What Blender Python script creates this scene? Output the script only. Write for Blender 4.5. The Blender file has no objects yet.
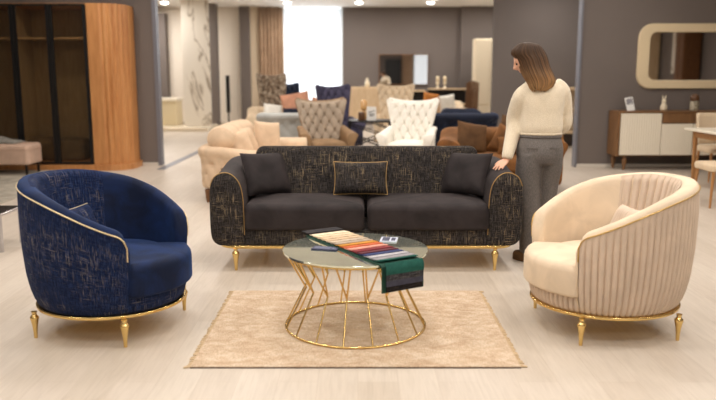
import bpy, math, random
from mathutils import Vector, Matrix, Euler
random.seed(7)
PI = math.pi
sc = bpy.context.scene
COL = sc.collection

# ------------------------------------------------------------------ helpers
def clamp(x, a=0.0, b=1.0): return max(a, min(b, x))
def lerp(a, b, t): return a + (b - a) * t
def sstep(a, b, x):
    t = clamp((x - a) / (b - a)); return t * t * (3 - 2 * t)
def interp(tab, x):
    if x <= tab[0][0]: return tab[0][1]
    for (a, va), (b, vb) in zip(tab, tab[1:]):
        if x <= b: return lerp(va, vb, (x - a) / (b - a))
    return tab[-1][1]
def catmull(pts, n, closed=False):
    P = [Vector(p) for p in pts]; out = []
    m = len(P); segs = m if closed else m - 1
    for i in range(segs):
        p1 = P[i]; p2 = P[(i + 1) % m]
        p0 = P[i - 1] if (closed or i > 0) else p1 * 2 - p2
        p3 = P[(i + 2) % m] if (closed or i + 2 < m) else p2 * 2 - p1
        for k in range(n):
            t = k / n
            out.append(0.5 * (2 * p1 + (p2 - p0) * t + (2 * p0 - 5 * p1 + 4 * p2 - p3) * t * t + (3 * p1 - p0 - 3 * p2 + p3) * t ** 3))
    if not closed: out.append(P[-1].copy())
    return out

class MB:
    """collects geometry that becomes ONE mesh object"""
    def __init__(s): s.v = []; s.f = []; s.uv = []; s.mi = []
    def face(s, idx, uvs=None, m=0):
        s.f.append(tuple(idx)); s.uv.append(uvs); s.mi.append(m)
    def add(s, pts):
        b = len(s.v); s.v += [tuple(p) for p in pts]; return b
    def grid(s, rows, cu=False, m=0, mfun=None, flip=False, capa=False, capb=False, planar=False):
        # rows: list of equal-length point lists; cu closes each row
        R = len(rows); C = len(rows[0]); b = s.add([p for r in rows for p in r])
        ul = [0.0]; mid = rows[R // 2]
        for j in range(1, C + 1):
            ul.append(ul[-1] + (Vector(mid[j % C]) - Vector(mid[j - 1])).length)
        vl = [0.0]; cm = C // 2
        for i in range(1, R): vl.append(vl[-1] + (Vector(rows[i][cm]) - Vector(rows[i - 1][cm])).length)
        for i in range(R - 1):
            for j in range(C if cu else C - 1):
                k = (j + 1) % C
                q = [b + i * C + j, b + i * C + k, b + (i + 1) * C + k, b + (i + 1) * C + j]
                u = [(ul[j], vl[i]), (ul[j + 1], vl[i]), (ul[j + 1], vl[i + 1]), (ul[j], vl[i + 1])]
                if flip: q.reverse(); u.reverse()
                if planar: u = [(s.v[a][0], s.v[a][2]) for a in q]
                s.face(q, u, mfun(i, j) if mfun else m)
        for on, i in ((capa, 0), (capb, R - 1)):
            if on:
                q = [b + i * C + j for j in range(C)]
                if (i == 0) != flip: q.reverse()
                s.face(q, [(s.v[a][0], s.v[a][2]) for a in q], m)
        return s
    def box(s, x0, x1, y0, y1, z0, z1, m=0, mat=None):
        P = [Vector((x, y, z)) for z in (z0, z1) for y in (y0, y1) for x in (x0, x1)]
        if mat: P = [mat @ p for p in P]
        b = s.add(P)
        for q in ((0, 2, 3, 1), (4, 5, 7, 6), (0, 1, 5, 4), (2, 6, 7, 3), (0, 4, 6, 2), (1, 3, 7, 5)):
            s.face([b + i for i in q], None, m)
        return s
    def bar(s, a, c, w, h, m=0):
        a, c = Vector(a), Vector(c); d = (c - a); L = d.length
        M = Matrix.Translation(a) @ d.to_track_quat('Z', 'Y').to_matrix().to_4x4()
        return s.box(-w / 2, w / 2, -h / 2, h / 2, 0, L, m, M)
    def tube(s, path, r, n=10, closed=False, m=0):
        P = [Vector(p) for p in path]; N = len(P); rows = []
        up = Vector((0, 0, 1)); prev = None
        for i, p in enumerate(P):
            a = P[(i - 1) % N] if (closed or i > 0) else p
            c = P[(i + 1) % N] if (closed or i < N - 1) else p
            t = (c - a).normalized()
            if prev is None:
                x = t.orthogonal().normalized() if abs(t.z) > .9 else t.cross(up).normalized()
            else:
                x = (prev - t * prev.dot(t)).normalized()
            prev = x; y = t.cross(x)
            rr = r[i] if isinstance(r, (list, tuple)) else r
            rows.append([p + (x * math.cos(2 * PI * k / n) + y * math.sin(2 * PI * k / n)) * rr for k in range(n)])
        if closed: rows.append(rows[0])
        s.grid(rows, True, m, capa=not closed, capb=not closed); return s
    def lathe(s, prof, c=(0, 0, 0), n=24, m=0, mat=None):
        rows = []
        for r, z in prof:
            row = [Vector((r * math.cos(2 * PI * k / n), r * math.sin(2 * PI * k / n), z)) for k in range(n)]
            if mat: row = [mat @ p for p in row]
            rows.append([p + Vector(c) for p in row])
        s.grid(rows, True, m, capa=True, capb=True); return s
    def pad(s, outline, z0, z1, r, r0=None, dome=0.0, m=0, n=4, ztop=None):
        # soft-edged slab on a plan outline (counter-clockwise list of xy)
        r0 = r if r0 is None else r0
        O = [Vector((p[0], p[1])) for p in outline]; N = len(O)
        nor = []
        for i in range(N):
            t = O[(i + 1) % N] - O[i - 1]; nor.append(Vector((t.y, -t.x)).normalized())
        c = sum(O, Vector((0, 0))) / N
        lev = []
        if r0 > 0:
            for k in range(n): a = PI / 2 * k / n; lev.append((r0 * (1 - math.sin(a)), z0 + r0 * (1 - math.cos(a))))
        lev.append((0, z0 + r0))
        lev.append((0, z1 - r))
        for k in range(1, n + 1):
            a = PI / 2 * k / n; lev.append((r * (1 - math.cos(a)), z1 - r + r * math.sin(a)))
        rows = [[Vector((*(O[i] - nor[i] * d), z)) for i in range(N)] for d, z in lev]
        s.grid(rows, True, m)
        top = rows[-1]; b0 = len(s.v) - N
        prev = [b0 + i for i in range(N)]
        K = 6
        for k in range(1, K):
            t = k / K
            pts = [Vector((lerp(p.x, c.x, t), lerp(p.y, c.y, t), z1 + dome * (1 - (1 - t) ** 2))) for p in top]
            b = s.add(pts); cur = [b + i for i in range(N)]
            for i in range(N):
                q = [prev[i], prev[(i + 1) % N], cur[(i + 1) % N], cur[i]]
                s.face(q, [(s.v[a][0], s.v[a][1]) for a in q], m)
            prev = cur
        b = s.add([Vector((c.x, c.y, z1 + dome))])
        for i in range(N):
            q = [prev[i], prev[(i + 1) % N], b]; s.face(q, [(s.v[a][0], s.v[a][1]) for a in q], m)
        bot = [len(s.v)]; bb = s.add(rows[0]); q = [bb + i for i in range(N)][::-1]
        s.face(q, [(s.v[a][0], s.v[a][1]) for a in q], m)
        return s
    def ball(s, c, r, n=12, m=0, sx=1, sy=1, sz=1):
        rows = []
        for i in range(n + 1):
            a = PI * i / n - PI / 2
            rows.append([Vector(c) + Vector((max(1e-4, math.cos(a)) * math.cos(2 * PI * k / (2 * n)) * r * sx, max(1e-4, math.cos(a)) * math.sin(2 * PI * k / (2 * n)) * r * sy, math.sin(a) * r * sz)) for k in range(2 * n)])
        s.grid(rows, True, m); return s
    def build(s, name, mats, parent=None, smooth=True, bevel=None, ang=40, loc=None, sub=0):
        me = bpy.data.meshes.new(name)
        me.from_pydata(s.v, [], s.f)
        if not isinstance(mats, (list, tuple)): mats = [mats]
        for mt in mats: me.materials.append(mt)
        ul = me.uv_layers.new(name='UVMap')
        li = 0; data = ul.data
        for fi, f in enumerate(s.f):
            u = s.uv[fi]
            me.polygons[fi].material_index = s.mi[fi]
            me.polygons[fi].use_smooth = smooth
            for k in range(len(f)):
                if u: data[li].uv = u[k]
                else:
                    p = s.v[f[k]]; data[li].uv = (p[0] + p[1], p[2])
                li += 1
        me.update()
        o = bpy.data.objects.new(name, me); COL.objects.link(o)
        if parent: o.parent = parent
        if loc: o.location = loc
        if bevel:
            b = o.modifiers.new('bevel', 'BEVEL'); b.width = bevel; b.segments = 3; b.limit_method = 'ANGLE'; b.angle_limit = math.radians(ang)
            b.harden_normals = False
        if smooth and bevel is None:
            try: me.set_sharp_from_angle(angle=math.radians(ang + 15))
            except Exception: pass
        if sub:
            m = o.modifiers.new('sub', 'SUBSURF'); m.levels = sub; m.render_levels = sub
        return o

def tag(o, label=None, cat=None, group=None, kind=None):
    if label: o['label'] = label
    if cat: o['category'] = cat
    if group: o['group'] = group
    if kind: o['kind'] = kind
    return o
def thing(name, label, cat, loc=(0, 0, 0), rz=0.0, group=None):
    o = bpy.data.objects.new(name, None); COL.objects.link(o); o.empty_display_size = .1
    o.location = loc; o.rotation_euler = (0, 0, rz)
    return tag(o, label, cat, group)
def struct(name, mb, mat, **k):
    o = mb.build(name, mat, smooth=k.pop('smooth', False), **k); o['kind'] = 'structure'; return o
def children(o): return [c for c in bpy.data.objects if c.parent == o]
def dup(o, parent=None):
    c = o.copy(); COL.objects.link(c)
    if parent: c.parent = parent
    for ch in children(o): dup(ch, c)
    return c
def rrect(cx, cy, w, d, r, n=8):
    pts = []
    for (sx, sy, a0) in ((1, -1, -PI / 2), (1, 1, 0), (-1, 1, PI / 2), (-1, -1, PI)):
        for k in range(n + 1):
            a = a0 + PI / 2 * k / n
            pts.append((cx + sx * (w / 2 - r) + r * math.cos(a), cy + sy * (d / 2 - r) + r * math.sin(a)))
    # subdivide the straight runs so the caps stay even
    out = []
    for i, p in enumerate(pts):
        q = pts[(i + 1) % len(pts)]; out.append(p)
        L = math.hypot(q[0] - p[0], q[1] - p[1]); k = int(L / .08)
        for j in range(1, k): out.append((lerp(p[0], q[0], j / k), lerp(p[1], q[1], j / k)))
    return out
def circ(r, n=72, cx=0, cy=0): return [(cx + r * math.cos(2 * PI * k / n), cy + r * math.sin(2 * PI * k / n)) for k in range(n)]

# ------------------------------------------------------------------ materials
def srgb(r, g, b):
    f = lambda c: (c / 255 / 12.92) if c / 255 <= .04045 else ((c / 255 + .055) / 1.055) ** 2.4
    return (f(r), f(g), f(b), 1)
class NT:
    def __init__(s, name):
        s.m = bpy.data.materials.new(name); s.m.use_nodes = True
        s.t = s.m.node_tree; s.t.nodes.clear()
        s.out = s.n('ShaderNodeOutputMaterial'); s.b = s.n('ShaderNodeBsdfPrincipled')
        s.l(s.b.outputs[0], s.out.inputs[0])
    def n(s, typ, **k):
        o = s.t.nodes.new(typ)
        for a, v in k.items():
            if a in o.inputs: o.inputs[a].default_value = v
            else: setattr(o, a, v)
        return o
    def l(s, a, b): s.t.links.new(a, b)
    def set(s, **k):
        for a, v in k.items(): s.b.inputs[a.replace('_', ' ')].default_value = v
        return s
    def coord(s, kind='Object', scale=(1, 1, 1), rot=(0, 0, 0)):
        c = s.n('ShaderNodeTexCoord'); mp = s.n('ShaderNodeMapping')
        mp.inputs['Scale'].default_value = scale; mp.inputs['Rotation'].default_value = rot
        s.l(c.outputs[kind], mp.inputs[0]); return mp.outputs[0]
    def noise(s, vec, scale=5, detail=3, rough=.5, dist=0):
        o = s.n('ShaderNodeTexNoise'); o.inputs['Scale'].default_value = scale; o.inputs['Detail'].default_value = detail
        o.inputs['Roughness'].default_value = rough; o.inputs['Distortion'].default_value = dist
        s.l(vec, o.inputs['Vector']); return o.outputs[0]
    def ramp(s, fac, stops):
        r = s.n('ShaderNodeValToRGB'); e = r.color_ramp.elements
        while len(e) < len(stops): e.new(.5)
        for i, (p, c) in enumerate(stops): e[i].position = p; e[i].color = c if len(c) == 4 else (*c, 1)
        s.l(fac, r.inputs[0]); return r.outputs[0]
    def mix(s, fac, a, b, typ='MIX'):
        x = s.n('ShaderNodeMix', data_type='RGBA', blend_type=typ)
        for i, v in ((0, fac), (6, a), (7, b)):
            if hasattr(v, 'default_value') and not isinstance(v, (tuple, float, int)): s.l(v, x.inputs[i])
            else: x.inputs[i].default_value = v
        return x.outputs[2]
    def math(s, op, a, b=None):
        x = s.n('ShaderNodeMath', operation=op)
        for i, v in ((0, a), (1, b)):
            if v is None: continue
            if isinstance(v, (int, float)): x.inputs[i].default_value = v
            else: s.l(v, x.inputs[i])
        return x.outputs[0]
    def bump(s, h, strength=.3, dist=.01):
        b = s.n('ShaderNodeBump'); b.inputs['Strength'].default_value = strength; b.inputs['Distance'].default_value = dist
        s.l(h, b.inputs['Height']); s.l(b.outputs[0], s.b.inputs['Normal']); return s
BW = ((0, 0, 0, 1), (1, 1, 1, 1))
def plain(name, c, rough=.5, metal=0, spec=.5, var=0.0, vs=8):
    t = NT(name); t.set(Base_Color=c, Roughness=rough, Metallic=metal); t.b.inputs['Specular IOR Level'].default_value = spec
    if var:
        n = t.noise(t.coord(), vs, 4)
        f = t.ramp(n, [(.3, (1 - var,) * 3), (.7, (1 + var * .5,) * 3)])
        t.l(t.mix(1.0, c, f, 'MULTIPLY'), t.b.inputs['Base Color'])
    return t.m
def velvet(name, c, var=.22, sheen=.5, tint=None, rough=.75, scale=6):
    t = NT(name); t.set(Roughness=rough)
    n = t.noise(t.coord(), scale, 3, .55, .6)
    d = tuple(x * (1 - var) for x in c[:3]) + (1,); l = tuple(min(1, x * (1 + var)) for x in c[:3]) + (1,)
    t.l(t.ramp(n, [(.35, d), (.65, l)]), t.b.inputs['Base Color'])
    t.b.inputs['Specular IOR Level'].default_value = .25
    t.b.inputs['Sheen Weight'].default_value = sheen; t.b.inputs['Sheen Roughness'].default_value = .4
    t.b.inputs['Sheen Tint'].default_value = tint or l
    f = t.noise(t.coord(), 420, 2); t.bump(f, .12, .002)
    return t.m
def woven(name, base, light, gold, amount=.5, sheen=.2):
    """brushed chenille with broken gold and pale threads running both ways, mostly upright"""
    t = NT(name); t.set(Roughness=.85); t.b.inputs['Specular IOR Level'].default_value = .15
    t.b.inputs['Sheen Weight'].default_value = sheen; t.b.inputs['Sheen Tint'].default_value = light
    v1 = t.noise(t.coord('UV', (260, 8, 1)), 1, 2, .6); v2 = t.noise(t.coord('UV', (10, 240, 1)), 1, 2, .6)
    v3 = t.noise(t.coord('UV', (320, 14, 1)), 1, 2, .7); v4 = t.noise(t.coord('UV', (16, 320, 1)), 1, 2, .7)
    patch = t.noise(t.coord('UV', (5, 3.5, 1)), 1, 3, .6)
    hatch = t.math('ADD', t.math('MULTIPLY', v3, .6), t.math('MULTIPLY', v4, .4))
    col = t.ramp(hatch, [(.40, tuple(x * .5 for x in base[:3])), (.50, base[:3]), (.60, light[:3])])
    pm = t.ramp(patch, [(.42, (.08, .08, .08)), (.64, (1, 1, 1))])
    a = t.ramp(v1, [(.59, (0, 0, 0)), (.67, (1, 1, 1))]); b = t.ramp(v2, [(.605, (0, 0, 0)), (.69, (.85, .85, .85))])
    fac = t.math('MULTIPLY', t.math('MULTIPLY', t.math('MAXIMUM', a, b), pm), amount)
    t.l(t.mix(fac, col, gold), t.b.inputs['Base Color'])
    t.bump(t.math('ADD', v3, v4), .2, .003)
    return t.m
def wood(name, c1, c2, scale=(1, 1, 1), rough=.45, kind='Object', s=6):
    t = NT(name); t.set(Roughness=rough)
    n = t.noise(t.coord(kind, scale), s, 5, .6, .5); n2 = t.noise(t.coord(kind, tuple(x * 5 for x in scale)), s, 3)
    t.l(t.ramp(t.math('ADD', t.math('MULTIPLY', n, .75), t.math('MULTIPLY', n2, .25)), [(.35, c1), (.65, c2)]), t.b.inputs['Base Color'])
    return t.m

PIPE = plain('muted_gold_piping', srgb(186, 150, 92), .45, .5)
GOLD = NT('gold').set(Base_Color=srgb(232, 200, 132), Metallic=1.0, Roughness=.22).m
WALL = plain('taupe_paint', srgb(113, 103, 97), .75, var=.03, vs=1.5)
CREAMWALL = plain('cream_wall', srgb(236, 224, 208), .7, var=.02)
CEIL = plain('ceiling_paint', srgb(250, 247, 243), .8)
TRIMW = plain('pale_trim', srgb(214, 206, 194), .45)
ALU = plain('grey_metal_trim', srgb(122, 122, 130), .4, .3)
CHROME = plain('chrome', srgb(200, 200, 205), .2, 1)
BLACKM = plain('black_metal', srgb(24, 23, 23), .4, .3)
# floor: long pale oak planks that run away from the camera
t = NT('oak_floor'); t.set(Roughness=.42)
br = t.n('ShaderNodeTexBrick'); br.offset = .37; br.squash = 1
t.l(t.coord('Object', (1, 1, 1), (0, 0, PI / 2)), br.inputs['Vector'])
br.inputs['Scale'].default_value = 1; br.inputs['Brick Width'].default_value = 1.4; br.inputs['Row Height'].default_value = .19
br.inputs['Mortar Size'].default_value = .0018; br.inputs['Mortar Smooth'].default_value = .1
br.inputs['Color1'].default_value = (0, 0, 0, 1); br.inputs['Color2'].default_value = (1, 1, 1, 1); br.inputs['Mortar'].default_value = (.5, .5, .5, 1)
g1 = t.noise(t.coord('Object', (14, 1.1, 1)), 2.2, 6, .65, 1.2)
g2 = t.noise(t.coord('Object', (60, 2.5, 1)), 2, 3)
plk = t.ramp(br.outputs[0], [(0, srgb(199, 186, 170)), (.5, srgb(203, 190, 175)), (1, srgb(207, 195, 180))])
gr = t.ramp(t.math('ADD', t.math('MULTIPLY', g1, .7), t.math('MULTIPLY', g2, .3)), [(.3, (.87, .855, .84)), (.55, (1, 1, 1)), (.75, (1.05, 1.05, 1.05))])
cc = t.mix(1.0, plk, gr, 'MULTIPLY')
t.l(t.mix(t.math('MULTIPLY', br.outputs[1], .25), cc, srgb(168, 150, 130)), t.b.inputs['Base Color'])
t.b.inputs['Specular IOR Level'].default_value = .4
t.bump(g2, .04, .002)
FLOOR = t.m
# rug: distressed beige weave
t = NT('rug_weave'); t.set(Roughness=.95); t.b.inputs['Specular IOR Level'].default_value = .1
a = t.noise(t.coord('Object', (5, 7.5, 1)), 1.6, 9, .78, .5); b2 = t.noise(t.coord('Object', (70, 220, 1)), 1, 2); b3 = t.noise(t.coord('Object', (220, 25, 1)), 1, 2)
c = t.ramp(a, [(.36, srgb(190, 163, 137)), (.50, srgb(207, 185, 160)), (.62, srgb(220, 203, 182))])
c = t.mix(.8, c, t.ramp(t.math('ADD', t.math('MULTIPLY', b2, .5), t.math('MULTIPLY', b3, .5)), [(.35, (.72, .66, .6)), (.6, (1.08, 1.06, 1.03))]), 'MULTIPLY')
t.l(c, t.b.inputs['Base Color']); t.bump(t.math('ADD', b2, b3), .4, .004)
RUG = t.m
FRINGE = plain('rug_fringe_yarn', srgb(205, 178, 142), .95)
RUGEDGE = plain('rug_backing', srgb(70, 58, 50), .95)
BLUEV = velvet('navy_velvet', srgb(11, 29, 64), .5, .5, srgb(46, 92, 160))
BLUEW = woven('navy_gold_weave', srgb(16, 29, 62), srgb(44, 60, 98), srgb(172, 160, 146), .75)
DARKV = velvet('charcoal_velvet', srgb(47, 41, 41), .28, .22, srgb(130, 116, 112))
DARKW = woven('black_gold_weave', srgb(38, 35, 35), srgb(84, 78, 75), srgb(190, 166, 128), .9)
CREAMV = velvet('cream_velvet', srgb(226, 205, 178), .08, .4, srgb(255, 240, 214))
CREAMP = velvet('cream_pleated', srgb(212, 191, 170), .06, .4, srgb(250, 232, 214))
BEIGEV = velvet('beige_velvet', srgb(220, 192, 162), .08, .4, srgb(255, 236, 206))
GREYV = velvet('silver_velvet', srgb(176, 176, 172), .1, .4)
NAVYV = velvet('dark_navy_velvet', srgb(27, 33, 50), .2, .4, srgb(90, 104, 150))
PURPV = velvet('dusky_purple_velvet', srgb(66, 62, 82), .15, .4)
WHITEV = velvet('white_velvet', srgb(240, 235, 224), .04, .3)
OATV = velvet('oat_velvet', srgb(216, 194, 164), .06, .3)
TAUPEV = velvet('taupe_velvet', srgb(168, 152, 134), .12, .5)
BROWNL = velvet('tan_brown_velvet', srgb(140, 112, 82), .15, .4)
RUSTV = velvet('brown_velvet', srgb(112, 72, 36), .28, .45, srgb(190, 136, 80))
RUSTD = velvet('dark_brown_velvet', srgb(92, 64, 38), .25, .45, srgb(170, 126, 80))
ORANGEV = velvet('orange_velvet', srgb(196, 124, 58), .15, .4)
PEACHV = velvet('peach_velvet', srgb(206, 150, 122), .12, .4)
BLUSHV = velvet('blush_velvet', srgb(198, 168, 148), .08, .4)
THROWG = velvet('grey_throw', srgb(136, 132, 124), .25, .3, scale=25)
SHAG = velvet('grey_rug_pile', srgb(168, 160, 146), .25, .2, scale=5)
WALNUT = wood('walnut', srgb(108, 76, 46), srgb(138, 100, 64), (6, 6, .5), .45)
OAKW = wood('oak_veneer', srgb(172, 112, 62), srgb(206, 148, 92), (3, 3, .25), .4, s=5)
OAKL = wood('light_oak', srgb(206, 176, 138), srgb(222, 196, 160), (3, 3, .6), .45)
LEGW = wood('leg_wood', srgb(160, 110, 62), srgb(188, 138, 86), (8, 8, .8), .4)
BROWNW = wood('brown_wood', srgb(96, 62, 36), srgb(130, 88, 52), (6, 6, .8), .45)
WHITEL = plain('white_lacquer', srgb(238, 228, 208), .35)
CREAML = plain('cream_lacquer', srgb(232, 216, 188), .4)
MFRAME = plain('cream_mirror_frame', srgb(226, 206, 170), .4)
MIRROR = NT('mirror_glass').set(Base_Color=(.82, .82, .82, 1), Metallic=1.0, Roughness=.02).m
SM = NT('smoked_glass'); SM.set(Base_Color=(.02, .02, .02, 1), Roughness=.03)
tp = SM.n('ShaderNodeBsdfTransparent'); tp.inputs[0].default_value = (.9, .84, .74, 1)
mx = SM.n('ShaderNodeMixShader'); mx.inputs[0].default_value = .2; SM.l(tp.outputs[0], mx.inputs[1]); SM.l(SM.b.outputs[0], mx.inputs[2]); SM.l(mx.outputs[0], SM.out.inputs[0])
SMOKE = SM.m
# table top: tinted mirror glass
TGLASS = NT('grey_green_mirror_glass').set(Base_Color=srgb(238, 246, 230), Metallic=.92, Roughness=.03).m
t = NT('marble'); t.set(Roughness=.25)
w = t.noise(t.coord('Object', (1.0, 1, .5)), .55, 5, .6, 1.2)
t.l(t.ramp(t.math('ABSOLUTE', t.math('SUBTRACT', w, .5)), [(0, srgb(150, 136, 118)), (.006, srgb(205, 192, 174)), (.015, srgb(236, 227, 212))]), t.b.inputs['Base Color'])
MARBLE = t.m
def emis(name, c, s):
    t = NT(name); t.set(Base_Color=(.8, .8, .8, 1)); t.b.inputs['Emission Color'].default_value = c; t.b.inputs['Emission Strength'].default_value = s
    return t.m
LAMP = emis('lamp_glow', (1, .95, .88, 1), 16)
DAY = emis('daylight_pane', (.82, .92, 1, 1), 2.4)
SHEER = NT('sheer_curtain'); SHEER.set(Base_Color=(.95, .96, .97, 1), Roughness=.9)
tr = SHEER.n('ShaderNodeBsdfTranslucent'); tr.inputs[0].default_value = (.95, .96, .97, 1)
tp = SHEER.n('ShaderNodeBsdfTransparent')
mx = SHEER.n('ShaderNodeMixShader'); mx.inputs[0].default_value = .6; SHEER.l(SHEER.b.outputs[0], mx.inputs[1]); SHEER.l(tr.outputs[0], mx.inputs[2])
mx2 = SHEER.n('ShaderNodeMixShader'); mx2.inputs[0].default_value = .35; SHEER.l(mx.outputs[0], mx2.inputs[1]); SHEER.l(tp.outputs[0], mx2.inputs[2])
SHEER.l(mx2.outputs[0], SHEER.out.inputs[0]); SHEER = SHEER.m
DRAPE = velvet('taupe_drape', srgb(182, 154, 128), .1, .2)
PAPER = plain('white_card', srgb(240, 238, 234), .6)
INK = plain('black_print', srgb(30, 30, 34), .6)
BLUEINK = plain('dark_blue_print', srgb(34, 38, 70), .5)
CERAM = plain('cream_ceramic', srgb(232, 218, 190), .3)
DARKCER = plain('brown_ceramic', srgb(92, 60, 34), .35)
SKIN = NT('skin').set(Base_Color=srgb(226, 172, 142), Roughness=.5); SKIN.b.inputs['Subsurface Weight'].default_value = .08; SKIN.b.inputs['Subsurface Radius'].default_value = (.02, .01, .006); SKIN = SKIN.m
# knitted sweater
t = NT('cream_knit'); t.set(Roughness=.95); t.b.inputs['Sheen Weight'].default_value = .3
kn = t.noise(t.coord('Object', (1, 1, 1)), 160, 2); t.l(t.ramp(kn, [(.3, srgb(222, 206, 178)), (.7, srgb(240, 226, 202))]), t.b.inputs['Base Color']); t.bump(kn, .5, .006)
KNIT = t.m
t = NT('grey_trouser_cloth'); t.set(Roughness=.9)
kn = t.noise(t.coord('Object', (260, 260, 60)), 1, 2); t.l(t.ramp(kn, [(.3, srgb(92, 86, 82)), (.7, srgb(122, 115, 110))]), t.b.inputs['Base Color']); t.bump(kn, .2, .003)
TROUS = t.m
# brown hair that lightens towards the tips (the hair's own colour)
t = NT('ombre_hair'); t.set(Roughness=.6); t.b.inputs['Specular IOR Level'].default_value = .25
g = t.n('ShaderNodeSeparateXYZ'); t.l(t.coord('Object'), g.inputs[0])
st = t.noise(t.coord('UV', (90, 2.0, 1)), 1, 3, .6)
mr = t.n('ShaderNodeMapRange'); mr.inputs[1].default_value = -1.0; mr.inputs[2].default_value = 1.0; mr.inputs[1].default_value = 1.30; mr.inputs[2].default_value = 1.64; t.l(g.outputs[2], mr.inputs[0])
base = t.ramp(mr.outputs[0], [(0, srgb(170, 134, 92)), (.28, srgb(132, 98, 64)), (.6, srgb(88, 63, 42)), (1, srgb(64, 46, 32))])
t.l(t.mix(.8, base, t.ramp(st, [(.35, (.4, .38, .36)), (.52, (1, 1, 1)), (.66, (1.8, 1.65, 1.4))]), 'MULTIPLY'), t.b.inputs['Base Color'])
t.bump(st, .5, .01); HAIR = t.m
SHOE = plain('brown_suede', srgb(104, 74, 44), .8)
EYE = plain('eye', srgb(40, 30, 26), .2)
def cloth(name, r, g, b, var=.15): return velvet('swatch_' + name, srgb(r, g, b), var, .2, scale=30)

# ------------------------------------------------------------------ camera
F, H, TILT = 740.0, 1.43, math.radians(9.5)
cam = bpy.data.cameras.new('camera'); co = bpy.data.objects.new('camera', cam); COL.objects.link(co)
cam.sensor_width = 36; cam.lens = F / 716 * 36
co.location = (0, 0, H); co.rotation_euler = (PI / 2 - TILT, 0, 0)
cam.dof.use_dof = True; cam.dof.focus_distance = 5.0; cam.dof.aperture_fstop = 1.4
cam.clip_end = 200
sc.camera = co

# ------------------------------------------------------------------ setting
CZ = 3.4
struct('floor', MB().box(-11, 11, -6, 24, -.1, 0), FLOOR)
struct('ceiling', MB().box(-11, 11, -6, 24, CZ, CZ + .1), CEIL)
struct('wall_left', MB().box(-9, -3.24, 11.95, 12.1, 0, CZ), WALL)
struct('wall_right', MB().box(3.48, 9, 11.75, 11.9, 0, CZ), WALL)
struct('wall_rear', MB().box(-9, 9, -5.2, -5, 0, CZ), WALL)
struct('wall_east', MB().box(9, 9.2, -5.2, 24, 0, CZ), WALL)
struct('wall_west', MB().box(-9.2, -9, -5.2, 24, 0, CZ), WALL)
struct('wall_middle', MB().box(2.79, 6.5, 15.5, 15.7, 0, CZ), WALL)
m = MB().box(-.44, 9, 22, 22.2, 0, CZ); m.box(2.97, 9, 21.8, 22, 0, CZ)
struct('wall_back', m, WALL)
struct('wall_back_cream', MB().box(-9, -2.2, 22, 22.2, 0, CZ).box(-2.2, -.44, 22, 22.2, 0, .45), CREAMWALL).name = 'wall_far'
struct('trim_1', MB().box(-3.24, -3.18, 11.94, 12.1, 0, CZ), ALU, bevel=.004)      # metal-edged ends of the two partitions
struct('trim_2', MB().box(3.45, 3.48, 11.72, 11.9, 0, CZ), ALU, bevel=.004)
struct('baseboard_right', MB().box(3.48, 9, 11.735, 11.75, 0, .05), TRIMW)
struct('baseboard_left', MB().box(-9, -3.24, 11.935, 11.95, 0, .05), TRIMW)
struct('trim_3', MB().box(-3.12, -3.0, 11.4, 19.0, 0, .006), ALU)                    # metal floor strip
# daylight window with its pane
w = struct('window_1', MB().box(-2.2, -.44, 22.12, 22.16, .45, .5).box(-2.2, -2.15, 22.1, 22.16, .45, CZ).box(-.49, -.44, 22.1, 22.16, .45, CZ).box(-1.34, -1.3, 22.1, 22.16, .45, CZ), TRIMW)
MB().box(-2.2, -.44, 22.17, 22.18, .45, CZ).build('pane', DAY, w, smooth=False)
# grey columns at the far left
for k, (x0, x1, y0, y1) in enumerate(((-4.3, -3.93, 20.9, 21.3), (-3.4, -3.12, 21.75, 22.0))):
    struct('column_%d' % (k + 1), MB().box(x0, x1, y0, y1, 0, CZ), WALL)
struct('trim_4', MB().box(-3.12, -2.86, 21.9, 22.0, 0, CZ), plain('sand_panel', srgb(226, 206, 178), .6))
struct('platform', MB().box(-8.9, -3.93, 19.35, 21.95, 0, .1), plain('platform_stone', srgb(232, 216, 190), .25), bevel=.01)
struct('wall_recess', MB().box(-6.4, -5.5, 21.6, 21.95, .1, 3.2), WALL)

# curtains
def curtain(name, x0, x1, y, z0, z1, waves, amp, mat, label):
    N = waves * 10; rows = []
    for z in (z0, lerp(z0, z1, .33), lerp(z0, z1, .66), z1):
        rows.append([Vector((lerp(x0, x1, i / N), y + amp * math.sin(2 * PI * waves * i / N) + amp * .4 * math.sin(2 * PI * waves * .37 * i / N + z), z)) for i in range(N + 1)])
    o = MB().grid(rows).build(name, mat); s = o.modifiers.new('solid', 'SOLIDIFY'); s.thickness = .004
    return tag(o, label, 'curtain')
curtain('sheer_curtain', -2.16, -.46, 21.93, .03, 3.36, 15, .03, SHEER, 'white sheer curtain glowing with daylight across the far window')
curtain('drape', -2.86, -2.14, 21.75, .02, 3.37, 7, .05, DRAPE, 'taupe pleated drape hanging left of the bright far window')

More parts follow.
